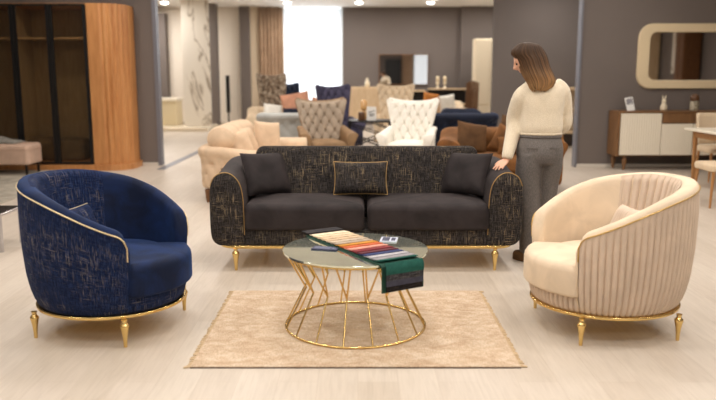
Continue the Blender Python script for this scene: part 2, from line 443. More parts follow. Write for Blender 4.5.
# rear window, drape and cabinets that the mirrors show
w2 = struct('window_2', MB().box(3.6, 3.66, -5, -4.95, .4, 3).box(4.6, 4.66, -5, -4.95, .4, 3).box(3.66, 4.6, -5, -4.95, 2.94, 3).box(3.66, 4.6, -5, -4.95, .4, .46), TRIMW)
MB().box(3.66, 4.6, -4.995, -4.985, .46, 2.94).build('pane', emis('rear_daylight', (.86, .94, 1, 1), 1.2), w2, smooth=False)
curtain('rear_drape', 2.85, 3.55, -4.85, .02, 3.3, 6, .05, DRAPE, 'taupe drape reflected in the far wall mirror')
def tall_unit(label, x0, x1, y0, y1, z1, mat, dmat, face):
    o = thing('tall_unit', label, 'cabinet', ((x0 + x1) / 2, (y0 + y1) / 2, 0)); w, d = x1 - x0, y1 - y0
    MB().box(-w / 2, w / 2, -d / 2, d / 2, .06, z1).build('body', mat, o, smooth=False, bevel=.01)
    MB().box(-w / 2 + .04, w / 2 - .04, -d / 2 + .04, d / 2 - .04, 0, .06).build('plinth', BLACKM, o, smooth=False)
    for s in (-1, 1):
        if face == 'y': MB().box(s * w / 4 - w / 4 + .02, s * w / 4 + w / 4 - .02, d / 2, d / 2 + .02, .1, z1 - .04).build('door', dmat, o, smooth=False, bevel=.004)
        else: MB().box(-w / 2 - .02, -w / 2, s * d / 4 - d / 4 + .02, s * d / 4 + d / 4 - .02, .1, z1 - .04).build('door', dmat, o, smooth=False, bevel=.004)
    return o
tall_unit('black cabinet reflected in the far wall mirror', 1.75, 2.75, -4.95, -4.5, 2.5, BLACKM, BLACKM, 'y')
tall_unit('oak cabinet reflected in the cream framed mirror', 8.4, 8.95, .35, 1.1, 2.7, OAKL, OAKL, 'x')
tall_unit('dark cabinet reflected in the cream framed mirror', 8.5, 8.95, 3.3, 3.8, 3.0, BROWNW, BROWNW, 'x')
o = thing('marble_wall_panel', 'narrow white marbled panel reflected in the cream framed mirror', 'wall panel', (8.95, 2.55, 1.5))
MB().box(-.03, .05, -.5, .5, 0, 1.3).build('slab', MARBLE, o, smooth=False)

# ------------------------------------------------------------------ downlights
def downlight_proto():
    r = thing('downlight', '', 'ceiling light', (0, 0, CZ))
    MB().lathe([(.10, -.012), (.14, -.012), (.145, -.004), (.145, 0), (.10, 0)], n=32).build('trim_ring', TRIMW, r)
    MB().lathe([(.001, -.06), (.07, -.055), (.10, -.03), (.10, 0)], n=32).build('lamp', LAMP, r)
    return r
dl = downlight_proto(); first = True
POWER = 34
for yi, yy in enumerate((20.5, 19.2, 14.3, 12.6, 10.2, 7.6, 5.4, 3.6, 1.6, -1.2)):
    for xi, xx in enumerate((-1.9, .03, 1.95, -5.75, -3.85, 3.9)):
        if yy < 12 and xx == -5.75 or yy == 14.3 and abs(xx) < 2.5: continue
        if yy > 18 and xx == -3.85: xx = -5.2
        o = dl if first else dup(dl); first = False
        o.location = (xx, yy, CZ)
        seen = yy > 19 and -2.5 < xx < 2.5
        if seen:
            side = ('on the left, above the bright window', 'in the middle', 'on the right')[xi]
            o['label'] = 'round ceiling downlight of the %s pair %s' % ('farther' if yy > 20 else 'nearer', side)
        elif yy > 20 and xx == -5.2: o['label'] = 'round ceiling downlight at the far left above the cream counter'
        else:
            o['label'] = 'round recessed ceiling downlight outside the picture'
        o['group'] = 'ceiling downlights'
        ld = bpy.data.lights.new('downlight_lamp', 'AREA'); ld.shape = 'DISK'; ld.size = .3; ld.energy = POWER * (1.0 if yy < 12 else 1.25); ld.color = (1, .965, .93)
        lo = bpy.data.objects.new('downlight_lamp', ld); COL.objects.link(lo); lo.location = (xx, yy, CZ - .065)
        if yy > 12.2 and xx == -5.75 and yy < 19: pass

# ------------------------------------------------------------------ turned gold leg
def gold_leg(h, s=1.0):
    return [(.0095 * s, 0), (.0105 * s, .008), (.0115 * s, h * .25), (.0155 * s, h * .48), (.0215 * s, h * .66), (.0255 * s, h * .75), (.0240 * s, h * .81), (.0165 * s, h * .86), (.0135 * s, h * .90), (.0135 * s, h * .95), (.018 * s, h)]

# ------------------------------------------------------------------ barrel armchairs (local frame faces +X)
ZTAB = catmull([(0, .862, 0), (28, .858, 0), (54, .832, 0), (75, .797, 0), (94, .742, 0), (110, .682, 0), (122, .638, 0), (134, .60, 0)], 8)
def ZT(a): return interp([(p.x, p.y) for p in ZTAB], a)
def groove(t, amp):
    d = t - math.floor(t); d = min(d, 1 - d)
    return .35 * amp * math.sin(PI * (t - math.floor(t))) - amp * math.exp(-(d / .14) ** 2)
def barrel_chair(label, loc, rz, m_out, m_in, m_back, pleat, m_pipe):
    root = thing('barrel_armchair', label, 'armchair', loc, rz, 'barrel armchairs')
    FE = 31 * PI / 42; NS = 496 if pleat else 160
    RO = [(.165, .405), (.185, .430), (.24, .452), (.34, .474), (.5, .488), (.7, .492), (.9, .488)]
    def ro(z): return interp(RO, z)
    def zt(p):
        a = math.degrees(abs(p)); z = ZT(a); a = abs(p)
        e = clamp((a - (FE - .12)) / .12)
        return z - .05 * (1 - math.sqrt(max(0, 1 - e * e)))
    def back(p): return 1 - sstep(.6, 1.7, abs(p))
    def P(r, p, z): return Vector((-r * math.cos(p), -r * math.sin(p), z))
    ph = [-FE + 2 * FE * i / NS for i in range(NS + 1)]
    def rip(p):
        if not pleat: return 0
        return groove(p * 42 / PI, .011)
    rows = []
    for k in range(15):
        row = []
        for p in ph:
            z = lerp(.165, zt(p) - .012, k / 14); row.append(P(ro(z) + rip(p) * (1 - (k / 14) ** 12), p, z))
        rows.append(row)
    MB().grid(rows).build('outer_shell', m_out, root)
    # rim, arms and inside in plain velvet
    def wid(p): return lerp(.078, .105, back(p))
    def inner(p):
        z = zt(p); r = ro(z); w = wid(p); b = back(p)
        L = [(r - .001, z - .016), (r - .006, z + .002), (r - .022, z + .015), (r - w * .55, z + .018), (r - w * .86, z + .008), (r - w, z - .016), (r - w - .004, z - .05)]
        rb = r - w - lerp(.02, .09, b)
        for k in range(1, 7): L.append((lerp(r - w - .004, rb, (k / 6) ** .8), lerp(z - .05, .30, k / 6)))
        return L
    p2 = [-FE + 2 * FE * i / 140 for i in range(141)]
    sec = [inner(p) for p in p2]
    rows = [[P(*(sec[i][k][0], p2[i], sec[i][k][1])) for i in range(141)] for k in range(len(sec[0]))]
    mb = MB().grid(rows)
    for i, sgn in ((0, 1), (140, -1)):
        p = p2[i]; pts = [P(ro(lerp(.165, zt(p) - .012, k / 14)), p, lerp(.165, zt(p) - .012, k / 14)) for k in range(15)] + [P(r, p, z) for r, z in sec[i]] + [P(ro(.165) - .08, p, .165)]
        c = sum(pts, Vector()) / len(pts); t = Vector((math.sin(p), -math.cos(p), 0)) * (-1 if p < 0 else 1)
        ring2 = [c + (q - c) * .82 + t * .016 for q in pts]; ring3 = [c + (q - c) * .4 + t * .02 for q in pts]
        mb.grid([pts, ring2, ring3], True, flip=(sgn > 0), capb=True)
    mb.build('upholstered_lining', m_in, root)
    # inner back panel
    A = .95; N3 = 304 if pleat else 80; rows = []
    for k in range(13):
        row = []
        for i in range(N3 + 1):
            p = -A + 2 * A * i / N3; S = inner(p)
            k0 = 3 if not pleat else 4
            f = lerp(k0, len(S) - 2, k / 12); a = int(f); r = lerp(S[a][0], S[min(a + 1, len(S) - 1)][0], f - a); z = lerp(S[a][1], S[min(a + 1, len(S) - 1)][1], f - a)
            e = .004 * sstep(0, .06, A - abs(p)); d = e + ((.006 + groove(p * 21 / PI, .016)) * sstep(0, .12, A - abs(p)) * sstep(0, 3, k) if pleat else 0)
            row.append(P(r - d, p, z + e * .5))
        rows.append(row)
    MB().grid(rows).build('inner_back_panel', m_back, root)
    # piping along the rim and down the arm fronts
    top = [P(ro(zt(p)) + .003, p, zt(p) - .012) for p in p2]
    end = lambda i: [P(ro(z) + .001, p2[i], z) for z in (.54, .50, .47)]
    MB().tube(list(reversed(end(0))) + top + end(140), .0042, 8).build('piping', m_pipe, root)
    # seat
    def out(rf, rb, n=120):
        pts = []
        for k in range(n):
            a = -PI + 2 * PI * k / n; r = lerp(rf, rb, sstep(.80, .93, abs(a)))
            pts.append((r * math.cos(a), r * math.sin(a)))
        return pts
    MB().pad(out(.478, .34), .262, .448, .05, .02, .022).build('seat_cushion', m_in, root)
    sk = out(.435, .40); rows = []
    N4 = 672 if pleat else 120
    for z, dr in ((.165, -.02), (.185, .0), (.23, .012), (.275, .012)):
        rows.append([Vector(((.428 + dr + rip(2 * PI * k / N4)) * math.cos(2 * PI * k / N4), (.428 + dr + rip(2 * PI * k / N4)) * math.sin(2 * PI * k / N4), z)) for k in range(N4)])
    MB().grid(rows, True, capa=True, capb=True).build('base', m_out, root)
    MB().pad(circ(.436), .150, .168, .006, .006).build('base_rail', GOLD, root)
    for sx in (1, -1):
        for sy in (1, -1):
            g = MB().lathe(gold_leg(.152), n=20)
            g.build('leg', GOLD, root, loc=(sx * .290, sy * .355, 0))
    root.scale = (.965, .925, 1.0)
    return root
NAVYPIPE = plain('pale_gold_piping', srgb(226, 206, 164), .35, .5)
barrel_chair('navy blue velvet barrel armchair with gold flecks, left of the rug', (-1.430, 4.165, 0), math.radians(-14.8), BLUEW, BLUEV, BLUEW, False, NAVYPIPE)
barrel_chair('cream velvet barrel armchair with pleated outside, right of the rug', (1.430, 4.165, 0), math.radians(180 + 8), CREAMP, CREAMV, CREAMP, True, plain('gold_piping', srgb(206, 170, 104), .3, .7)).scale[2] = .985

# ------------------------------------------------------------------ cushions
def pillow(name, label, w, h, t, mat, loc, rot, group=None, pipe=None, ribs=0, pinch=.06):
    N = 22; mb = MB()
    def pt(u, v, s):
        x = w / 2 * u * (1 - pinch * (1 - abs(u)) * 0 - pinch * (1 - v * v) * abs(u) ** 3)
        z = h / 2 * v * (1 - pinch * (1 - u * u) * abs(v) ** 3) + h / 2
        y = t / 2 * (max(0, (1 - u ** 4)) * max(0, (1 - v ** 4))) ** .55
        y += (.010 * abs(math.sin(u * ribs)) if ribs else 0) * (1 - u ** 4) * (1 - v ** 4)
        y += .006 * math.sin(5 * u + 3 * v) * (1 - u * u) * (1 - v * v)
        return Vector((x, s * y, z))
    NU = N if not ribs else 90
    for s in (-1, 1):
        mb.grid([[pt(-1 + 2 * i / NU, -1 + 2 * j / N, s) for i in range(NU + 1)] for j in range(N + 1)], flip=(s > 0))
    o = mb.build(name, mat); o.location = loc; o.rotation_euler = rot; tag(o, label, 'cushion', group)
    if pipe:
        e = [pt(-1 + 2 * i / N, -1, 1) for i in range(N)] + [pt(1, -1 + 2 * i / N, 1) for i in range(N)] + [pt(1 - 2 * i / N, 1, 1) for i in range(N)] + [pt(-1, 1 - 2 * i / N, 1) for i in range(N)]
        MB().tube(e, .0034, 8, True).build('piping', pipe, o)
    return o
R = math.radians
pillow('lumbar_cushion', 'small navy fleck cushion with gold piping in the blue armchair', .36, .23, .11, BLUEW, (-1.585, 4.20, .462), (R(-22), 0, R(78)), pipe=NAVYPIPE)
pillow('lumbar_cushion', 'small pleated cream cushion leaning in the cream armchair', .36, .23, .11, CREAMP, (1.53, 4.17, .462), (R(-22), 0, R(-79)), ribs=22)

# ------------------------------------------------------------------ generic U-shaped sofa shell (local frame: front at y=0 facing -Y, back at y=d)
def upath(w, d, rc, step=.03):
    pts = []
    def seg(a, b):
        n = max(2, int(math.hypot(b[0] - a[0], b[1] - a[1]) / step))
        for k in range(n): pts.append((lerp(a[0], b[0], k / n), lerp(a[1], b[1], k / n)))
    def arc(cx, cy, a0, a1):
        n = max(6, int(rc * abs(a1 - a0) / step))
        for k in range(n): a = lerp(a0, a1, k / n); pts.append((cx + rc * math.cos(a), cy + rc * math.sin(a)))
    seg((-w / 2, 0), (-w / 2, d - rc)); arc(-w / 2 + rc, d - rc, PI, PI / 2)
    seg((-w / 2 + rc, d), (w / 2 - rc, d)); arc(w / 2 - rc, d - rc, PI / 2, 0)
    seg((w / 2, d - rc), (w / 2, 0)); pts.append((w / 2, 0))
    out = []; s = 0
    for i, p in enumerate(pts):
        a = pts[max(0, i - 1)]; b = pts[min(len(pts) - 1, i + 1)]
        t = Vector((b[0] - a[0], b[1] - a[1])).normalized(); n = Vector((-t.y, t.x))
        if i: s += math.hypot(p[0] - a[0], p[1] - a[1])
        out.append((Vector((p[0], p[1], 0)), Vector((n.x, n.y, 0)), s))
    return out
def ushell(root, name, w, d, rc, hfun, secfun, mats, mfun=None, tuft=None, cap=True, nsec=3, step=.03, capm=0, puff=.03):
    path = upath(w, d, rc, step); secs = []
    for p, n, s in path:
        h = hfun(p.y / d, p, s)
        S = catmull([(o, z, 0) for o, z in secfun(h)], nsec)
        row = []
        for q in S:
            off = q.x
            if tuft: off += tuft(s, q.y, h, q.x)
            row.append(p + n * off + Vector((0, 0, q.y)))
        secs.append(row)
    C = len(secs[0])
    rows = [[secs[i][k] for i in range(len(secs))] for k in range(C)]
    mb = MB().grid(rows, mfun=(lambda i, j: mfun(i / (C - 1))) if mfun else None)
    if cap:
        for i, fl in ((0, True), (len(secs) - 1, False)):
            pts = secs[i]; c = sum(pts, Vector()) / len(pts)
            rr = [pts] + [[c + (q - c) * f + Vector((0, -puff * g, 0)) for q in pts] for f, g in ((.96, .45), (.88, .8), (.7, 1), (.3, 1.05))]
            mb.grid(rr, True, m=capm, flip=fl, capb=True, planar=True)
    return mb.build(name, mats, root), secs

# ------------------------------------------------------------------ the dark three-seat sofa
SX, SY = .06, 5.37
sofa = thing('sofa', 'long charcoal sofa with gold-flecked weave and gold legs behind the coffee table', 'sofa', (SX, SY, 0))
def dark_h(t, p, s): return lerp(.735, .785, sstep(.1, .75, t))
def dark_sec(h):
    return [(-.10, .188), (-.055, .193), (-.016, .225), (0, .29), (.003, .45), (.002, h - .18), (-.006, h - .10), (-.035, h - .035), (-.085, h - .005), (-.135, h - .002), (-.185, h - .03), (-.225, h - .09), (-.243, h - .18), (-.248, .42), (-.25, .19)]
arm, secs = ushell(sofa, 'arm_and_outer_shell', 2.30, .93, .30, dark_h, dark_sec, [DARKW, DARKV], mfun=lambda f: 1 if f > .50 else 0, nsec=3, puff=.03)
for i in (0, -1):
    S = secs[i]; C = len(S); pts = [q + Vector((0, -.008, 0)) for q in S[int(C * .44):int(C * .98)]]
    pts = pts[:2] + pts[2:]
    MB().tube(pts, .0032, 8).build('piping', PIPE, sofa)
# backrest panel
def slab_back(w, h0, h1, y0, lean, th, r):
    # upright rounded slab, front at y0 leaning back
    O = rrect(0, 0, w, h1 - h0, r, 8)
    mb = MB(); mb.pad(O, -th / 2, th / 2, .045, .045, .015)
    M = Matrix.Translation((0, y0 + th / 2, (h0 + h1) / 2)) @ Matrix.Rotation(R(90) - lean, 4, 'X')
    mb.v = [tuple(M @ Vector(p)) for p in mb.v]
    return mb
sb = slab_back(1.78, .30, .872, .47, R(9), .22, .07); sb.v = [(x + .01, y, z) for x, y, z in sb.v]
sb.build('backrest', DARKW, sofa)
for x0, x1 in ((-.905, -.012), (.012, .915)):
    MB().pad(rrect((x0 + x1) / 2, .245, x1 - x0, .56, .05, 6), .305, .505, .055, .03, .028, n=6).build('seat_cushion', DARKV, sofa)
MB().pad(rrect(0, .30, 1.86, .60, .04, 6), .19, .31, .012, .01).build('seat_base', DARKW, sofa)
MB().pad(rrect(0, .45, 2.20, .93, .14, 12), .166, .19, .006, .006).build('base_rail', GOLD, sofa)
for lx, ly in ((-.97, .0), (.96, .0), (-.83, .74), (.97, .74)):
    MB().lathe(gold_leg(.168, 1.1), n=20).build('leg', GOLD, sofa, loc=(lx, ly, 0))
pillow('cushion', 'plain charcoal velvet cushion in the left corner of the dark sofa', .40, .35, .14, DARKV, (-.68, 5.705, .517), (R(-24), R(2), R(38)), 'charcoal sofa cushions')
pillow('cushion', 'plain charcoal velvet cushion in the right corner of the dark sofa', .40, .35, .14, DARKV, (.81, 5.705, .517), (R(-24), R(-2), R(-38)), 'charcoal sofa cushions')
pillow('lumbar_cushion', 'gold-piped fleck cushion in the middle of the dark sofa', .42, .26, .13, DARKW, (.02, 5.665, .525), (R(-18), 0, 0), pipe=PIPE)

# ------------------------------------------------------------------ rug and coffee table
rg = thing('rug', 'beige distressed rug with fringed ends under the coffee table', 'rug', (-.012, 4.145, 0))
MB().pad(rrect(0, 0, 1.64, 1.32, .004, 2), .002, .010, .002, .001).build('pile', RUG, rg)
MB().pad(rrect(0, 0, 1.645, 1.326, .004, 2), 0, .004, .001, .001).build('backing', RUGEDGE, rg)
for sx in (-1, 1):
    mb = MB()
    for k in range(110):
        y = -.655 + 1.31 * k / 109; L = random.uniform(.018, .03)
        if k in (0, 1, 108, 109): L = .035
        mb.bar((sx * .815, y, .006), (sx * (.82 + L), y + random.uniform(-.01, .01), .003), .008, .004)
    tag(mb.build('fringe', FRINGE, rg, smooth=False), kind='stuff')
TX, TY, TZ = -.015, 4.12, .010
tb = thing('coffee_table', 'round mirrored coffee table on gold wire frame', 'coffee table', (TX, TY, TZ))
RT = .402
MB().pad(circ(.414, 96), .442, .452, .0006, .0006).build('tabletop', TGLASS, tb, smooth=False)
ring = lambda r, z, n=96: [(r * math.cos(2 * PI * k / n), r * math.sin(2 * PI * k / n), z) for k in range(n)]
MB().tube(ring(.398, .435), .007, 10, True).build('top_ring', GOLD, tb)
MB().tube(ring(RT, .0065), .0065, 10, True).build('base_ring', GOLD, tb)
for k in range(16):
    a = R(-90 - 9 + 22.5 * k)
    P = lambda r, da, z: Vector((r * math.cos(a + da), r * math.sin(a + da), z))
    mb = MB().tube([P(RT, 0, .008), P(.285, 0, .24)], .0052, 8)
    mb.tube([P(.285, 0, .237), P(.396, R(5.5), .435)], .0052, 8).tube([P(.285, 0, .237), P(.396, R(-5.5), .435)], .0052, 8)
    mb.build('rod', GOLD, tb)
# swatch book
TT = TZ + .4525
sw = thing('swatch_book', 'fabric swatch book fanned across the table and hanging over its edge', 'fabric samples', (0, 0, 0))
d0 = Vector((.643, -.766, 0)).normalized(); s0_ = Vector((.766, .643, 0))
m0 = Vector((TX, TY, 0)) - d0 * .41 + s0_ * .095; m1 = Vector((TX, TY, 0)) + d0 * .405 - s0_ * .03
dirv = (m1 - m0).normalized(); side = Vector((-dirv.y, dirv.x, 0))
Ltop = (m1 - m0).length
def swp(s, t, lift):
    # s metres along the book, t -1..1 across; folds over the rim at Ltop
    half = lerp(.128, .132, clamp(s / Ltop))
    rr = .02
    if s < Ltop: p = m0 + dirv * s; z = TT + lift; out = 0
    else:
        q = s - Ltop; arc = PI / 2 * rr
        if q < arc: a = q / rr; p = m1 + dirv * ((rr + lift) * math.sin(a)); z = TT - rr + (rr + lift) * math.cos(a)
        else: p = m1 + dirv * (rr + lift + .02 * (q - arc)); z = TT - rr - (q - arc)
    return Vector((p.x, p.y, z)) + side * (half * t)
def strip(s0, s1, t0, t1, l0, l1, mat, name, th=.005, n=None):
    n = n or max(2, int((s1 - s0) / .008)); rows = []
    for lf in (0, th):
        pass
    top = [[swp(lerp(s0, s1, i / n), lerp(t0, t1, j / 10), lerp(l0, l1, i / n) + th) for i in range(n + 1)] for j in range(11)]
    bot = [[swp(lerp(s0, s1, i / n), lerp(t0, t1, j / 10), lerp(l0, l1, i / n)) for i in range(n + 1)] for j in range(11)]
    mb = MB().grid(top).grid(bot, flip=True)
    for a, b in ((top[0], bot[0]), (bot[-1], top[-1]), ([r[0] for r in bot], [r[0] for r in top]), ([r[-1] for r in top], [r[-1] for r in bot])): mb.grid([b, a])
    return mb.build(name, mat, sw)
FELT = cloth('green_felt', 32, 66, 54)
strip(-.01, Ltop + .155, -1, 1, .001, .001, FELT, 'backing', .006)
strip(-.06, .03, -1.02, .9, .018, .020, cloth('black', 36, 32, 34), 'end_flap', .006)
cols = [('ivory', 232, 214, 186), ('cream', 224, 202, 172), ('sand', 214, 190, 158), ('beige', 206, 180, 148), ('stone', 196, 178, 156), ('taupe', 168, 152, 134), ('mustard', 194, 136, 52), ('rust', 190, 96, 54), ('pink', 214, 150, 132), ('wine', 126, 44, 48), ('maroon', 92, 38, 46), ('navy', 44, 54, 96), ('silver', 176, 172, 176), ('pewter', 146, 142, 146), ('emerald', 36, 92, 80)]
nS = len(cols)
pitch = (Ltop - .03) / nS
for i, (nm, r, g, b) in enumerate(cols):
    s0 = .02 + i * pitch
    strip(s0, s0 + pitch * 1.55 if i < nS - 1 else s0 + pitch, -.93, .93, .010, .017, cloth(nm, r, g, b), 'swatch', .006)
for i, (s0, s1, mt) in enumerate(((.015, .055, cloth('teal', 30, 84, 74)), (.048, .088, woven('swatch_charcoal_weave', srgb(52, 52, 56), srgb(96, 94, 96), srgb(168, 160, 150), .7)), (.082, .120, cloth('slate', 66, 66, 80)), (.114, .150, woven('swatch_black_weave', srgb(30, 27, 27), srgb(56, 50, 48), srgb(110, 94, 74), .6)))):
    strip(Ltop + s0, Ltop + s1, -.90 + .02 * i, .90, .014 + .004 * (3 - i), .012 + .004 * (3 - i), mt, 'swatch', .005)
# two small dark folders on the glass
def card(label, c, w, d, rz, mats):
    o = thing('folded_card', label, 'card', (c[0], c[1], TT), R(rz), 'cards on the coffee table')
    MB().box(-w / 2, w / 2, -d / 2, d / 2, 0, .006).build('cover', mats[0], o, smooth=False, bevel=.001)
    MB().box(-w / 2 + .012, w / 2 - .045, -d / 2 + .012, d / 2 - .012, .006, .0068).build('printed_panel', mats[1], o, smooth=False)
    MB().box(w / 2 - .035, w / 2 - .01, -d / 2 + .02, d / 2 - .02, .006, .0068).build('printed_panel', mats[1], o, smooth=False)
card('dark blue folded card lying left of the swatch book', (-.185, 4.10), .15, .075, -14, (BLUEINK, plain('pale_blue_print', srgb(78, 84, 112), .4)))
card('blue and white card lying behind the swatch book', (.185, 4.33), .10, .12, -8, (plain('pale_card', srgb(196, 200, 216), .4), BLUEINK))

# ------------------------------------------------------------------ tufted sofas in the background
def tuft_fn(px, pz, amp, z0, z1, dot=.02):
    def f(s, z, h, off):
        if off < -.06 and z < h - .06: return 0
        a = s / px + z / pz; b = s / px - z / pz
        e = sstep(z0, z0 + .04, z) * (1 - sstep(h - z1, h - z1 + .05, z))
        da, db = a - round(a), b - round(b)
        return -(amp * (1 - (abs(math.sin(PI * a / 1)) * abs(math.sin(PI * b))) ** .5) + dot * math.exp(-(da * da + db * db) / .02)) * e
    return f
def tufted_sofa(label, loc, rz, w, d, hb, ha, mat, legmat, tuft=True, amp=.028, dot=.02, cushions=2, group='background sofas', legh=.13, thick=.2, roll=.05, lr=.022, seatmat=None):
    root = thing('sofa', label, 'sofa', loc, rz, group)
    def h(t, p, s): return lerp(ha, hb, sstep(.45, .8, t))
    def sec(h): return [(-.05, legh), (-.01, legh + .03), (0, .3), (0, .42), (0, h - .2), (roll * .4, h - .14), (roll, h - .08), (roll * .8, h - .03), (-.02, h), (-.08, h), (-thick * .8, h - .03), (-thick, h - .09), (-thick - .01, h - .2), (-thick - .02, .3)]
    ushell(root, 'frame', w, d, max(.26, thick + .04), h, sec, [mat], tuft=tuft_fn(.19, .22, amp, legh + .04, .13, dot) if tuft else None, nsec=5 if tuft else 3, step=.025, puff=.02)
    iw = (w - 2 * thick); n = cushions
    for k in range(n):
        x0 = -iw / 2 + iw * k / n
        MB().pad(rrect(x0 + iw / n / 2, (d - thick) / 2 - .01, iw / n - .01, d - thick + .02, .05, 5), .28, .45, .05, .03, .03).build('seat_cushion', seatmat or mat, root)
    MB().box(-iw / 2 - .05, iw / 2 + .05, .02, d - .05, legh, .29).build('seat_base', mat, root, bevel=.01)
    for sx in (-1, 1):
        for y in (.08, d - .1):
            MB().lathe([(lr * .5, 0), (lr * .8, legh * .5), (lr, legh)], n=12).build('leg', legmat, root, loc=(sx * (w / 2 - .1), y, 0))
    return root
# beige sofa facing +X: local -Y -> +X is a rotation of +90 degrees
bs = tufted_sofa('beige tufted sofa with rolled back and wooden legs, behind the dark sofa on the left', (-.72, 9.25, 0), R(90), 1.9, 1.10, .64, .60, BEIGEV, BROWNW, amp=.010, dot=.05, legh=.15, lr=.04, thick=.22, roll=.03)
mb = MB(); rows = []
for k in range(111):
    x = lerp(-.90, .86, k / 110); e = min(1, min(k, 110 - k) / 4) ** .5; r_ = (.135 * e + .0) * (1 - .035 * (1 - abs(math.sin(k * PI / 5)) ** .5)) + .002
    bow = -.07 * abs(lerp(-1, 1, k / 110)) ** 4
    rows.append([Vector((x, .89 + bow + r_ * 1.15 * math.cos(2 * PI * q / 24), .72 + r_ * math.sin(2 * PI * q / 24))) for q in range(24)])
mb.grid(rows, True, capa=True, capb=True).build('rolled_back', BEIGEV, bs)
BUTTON = plain('brown_button', srgb(122, 92, 66), .6)
for kz, z in enumerate((.27, .39, .51)):
    for ky in range(5):
        MB().ball((-.945, .14 + .15 * ky + .075 * (kz % 2), z), .018, 6, sx=.6).build('button', BUTTON, bs)
pillow('cushion', 'plain beige cushion at the far end of the beige tufted sofa', .38, .40, .14, BEIGEV, (-1.17, 9.62, .46), (R(-14), R(6), R(36)), 'beige sofa cushions')
pillow('cushion', 'beige cushion at the near end of the beige tufted sofa', .34, .34, .13, BEIGEV, (-1.36, 8.86, .46), (R(-22), R(-6), R(50)), 'beige sofa cushions')
pillow('cushion', 'ribbed beige cushion between the two plain ones on the beige sofa', .38, .36, .13, BEIGEV, (-1.33, 9.22, .46), (R(-22), 0, R(70)), 'beige sofa cushions', ribs=16)
tufted_sofa('silver grey tufted sofa seen behind the beige sofa', (-.98, 12.95, 0), R(180), 1.3, .9, .84, .62, GREYV, BROWNW)
tufted_sofa('navy tufted sofa with its back to the camera, right of the white wing chair', (1.62, 12.5, 0), R(180), 1.14, .9, .86, .66, NAVYV, BROWNW, amp=.045)
tufted_sofa('brown velvet sofa with loose cushions beside the woman', (1.74, 8.95, 0), R(-10), 1.46, .95, .76, .66, RUSTV, BROWNW, tuft=False, thick=.22, cushions=1)
pillow('cushion', 'large dark brown cushion leaning on the left arm of the brown sofa', .42, .40, .15, RUSTD, (1.44, 9.36, .47), (R(-20), R(10), R(16)), 'brown sofa cushions')
pillow('cushion', 'smaller lighter brown cushion in the middle of the brown sofa', .34, .36, .13, RUSTV, (1.78, 9.32, .47), (R(-20), R(24), R(-20)), 'brown sofa cushions')
pillow('cushion', 'brown corduroy cushion at the back of the brown sofa', .44, .44, .15, RUSTD, (1.98, 9.50, .49), (R(-16), R(10), R(-14)), 'brown sofa cushions', ribs=26)
pillow('cushion', 'flat brown cushion lying low on the brown sofa seat', .40, .24, .13, RUSTV, (1.93, 9.15, .47), (R(-30), 0, R(-10)), 'brown sofa cushions')

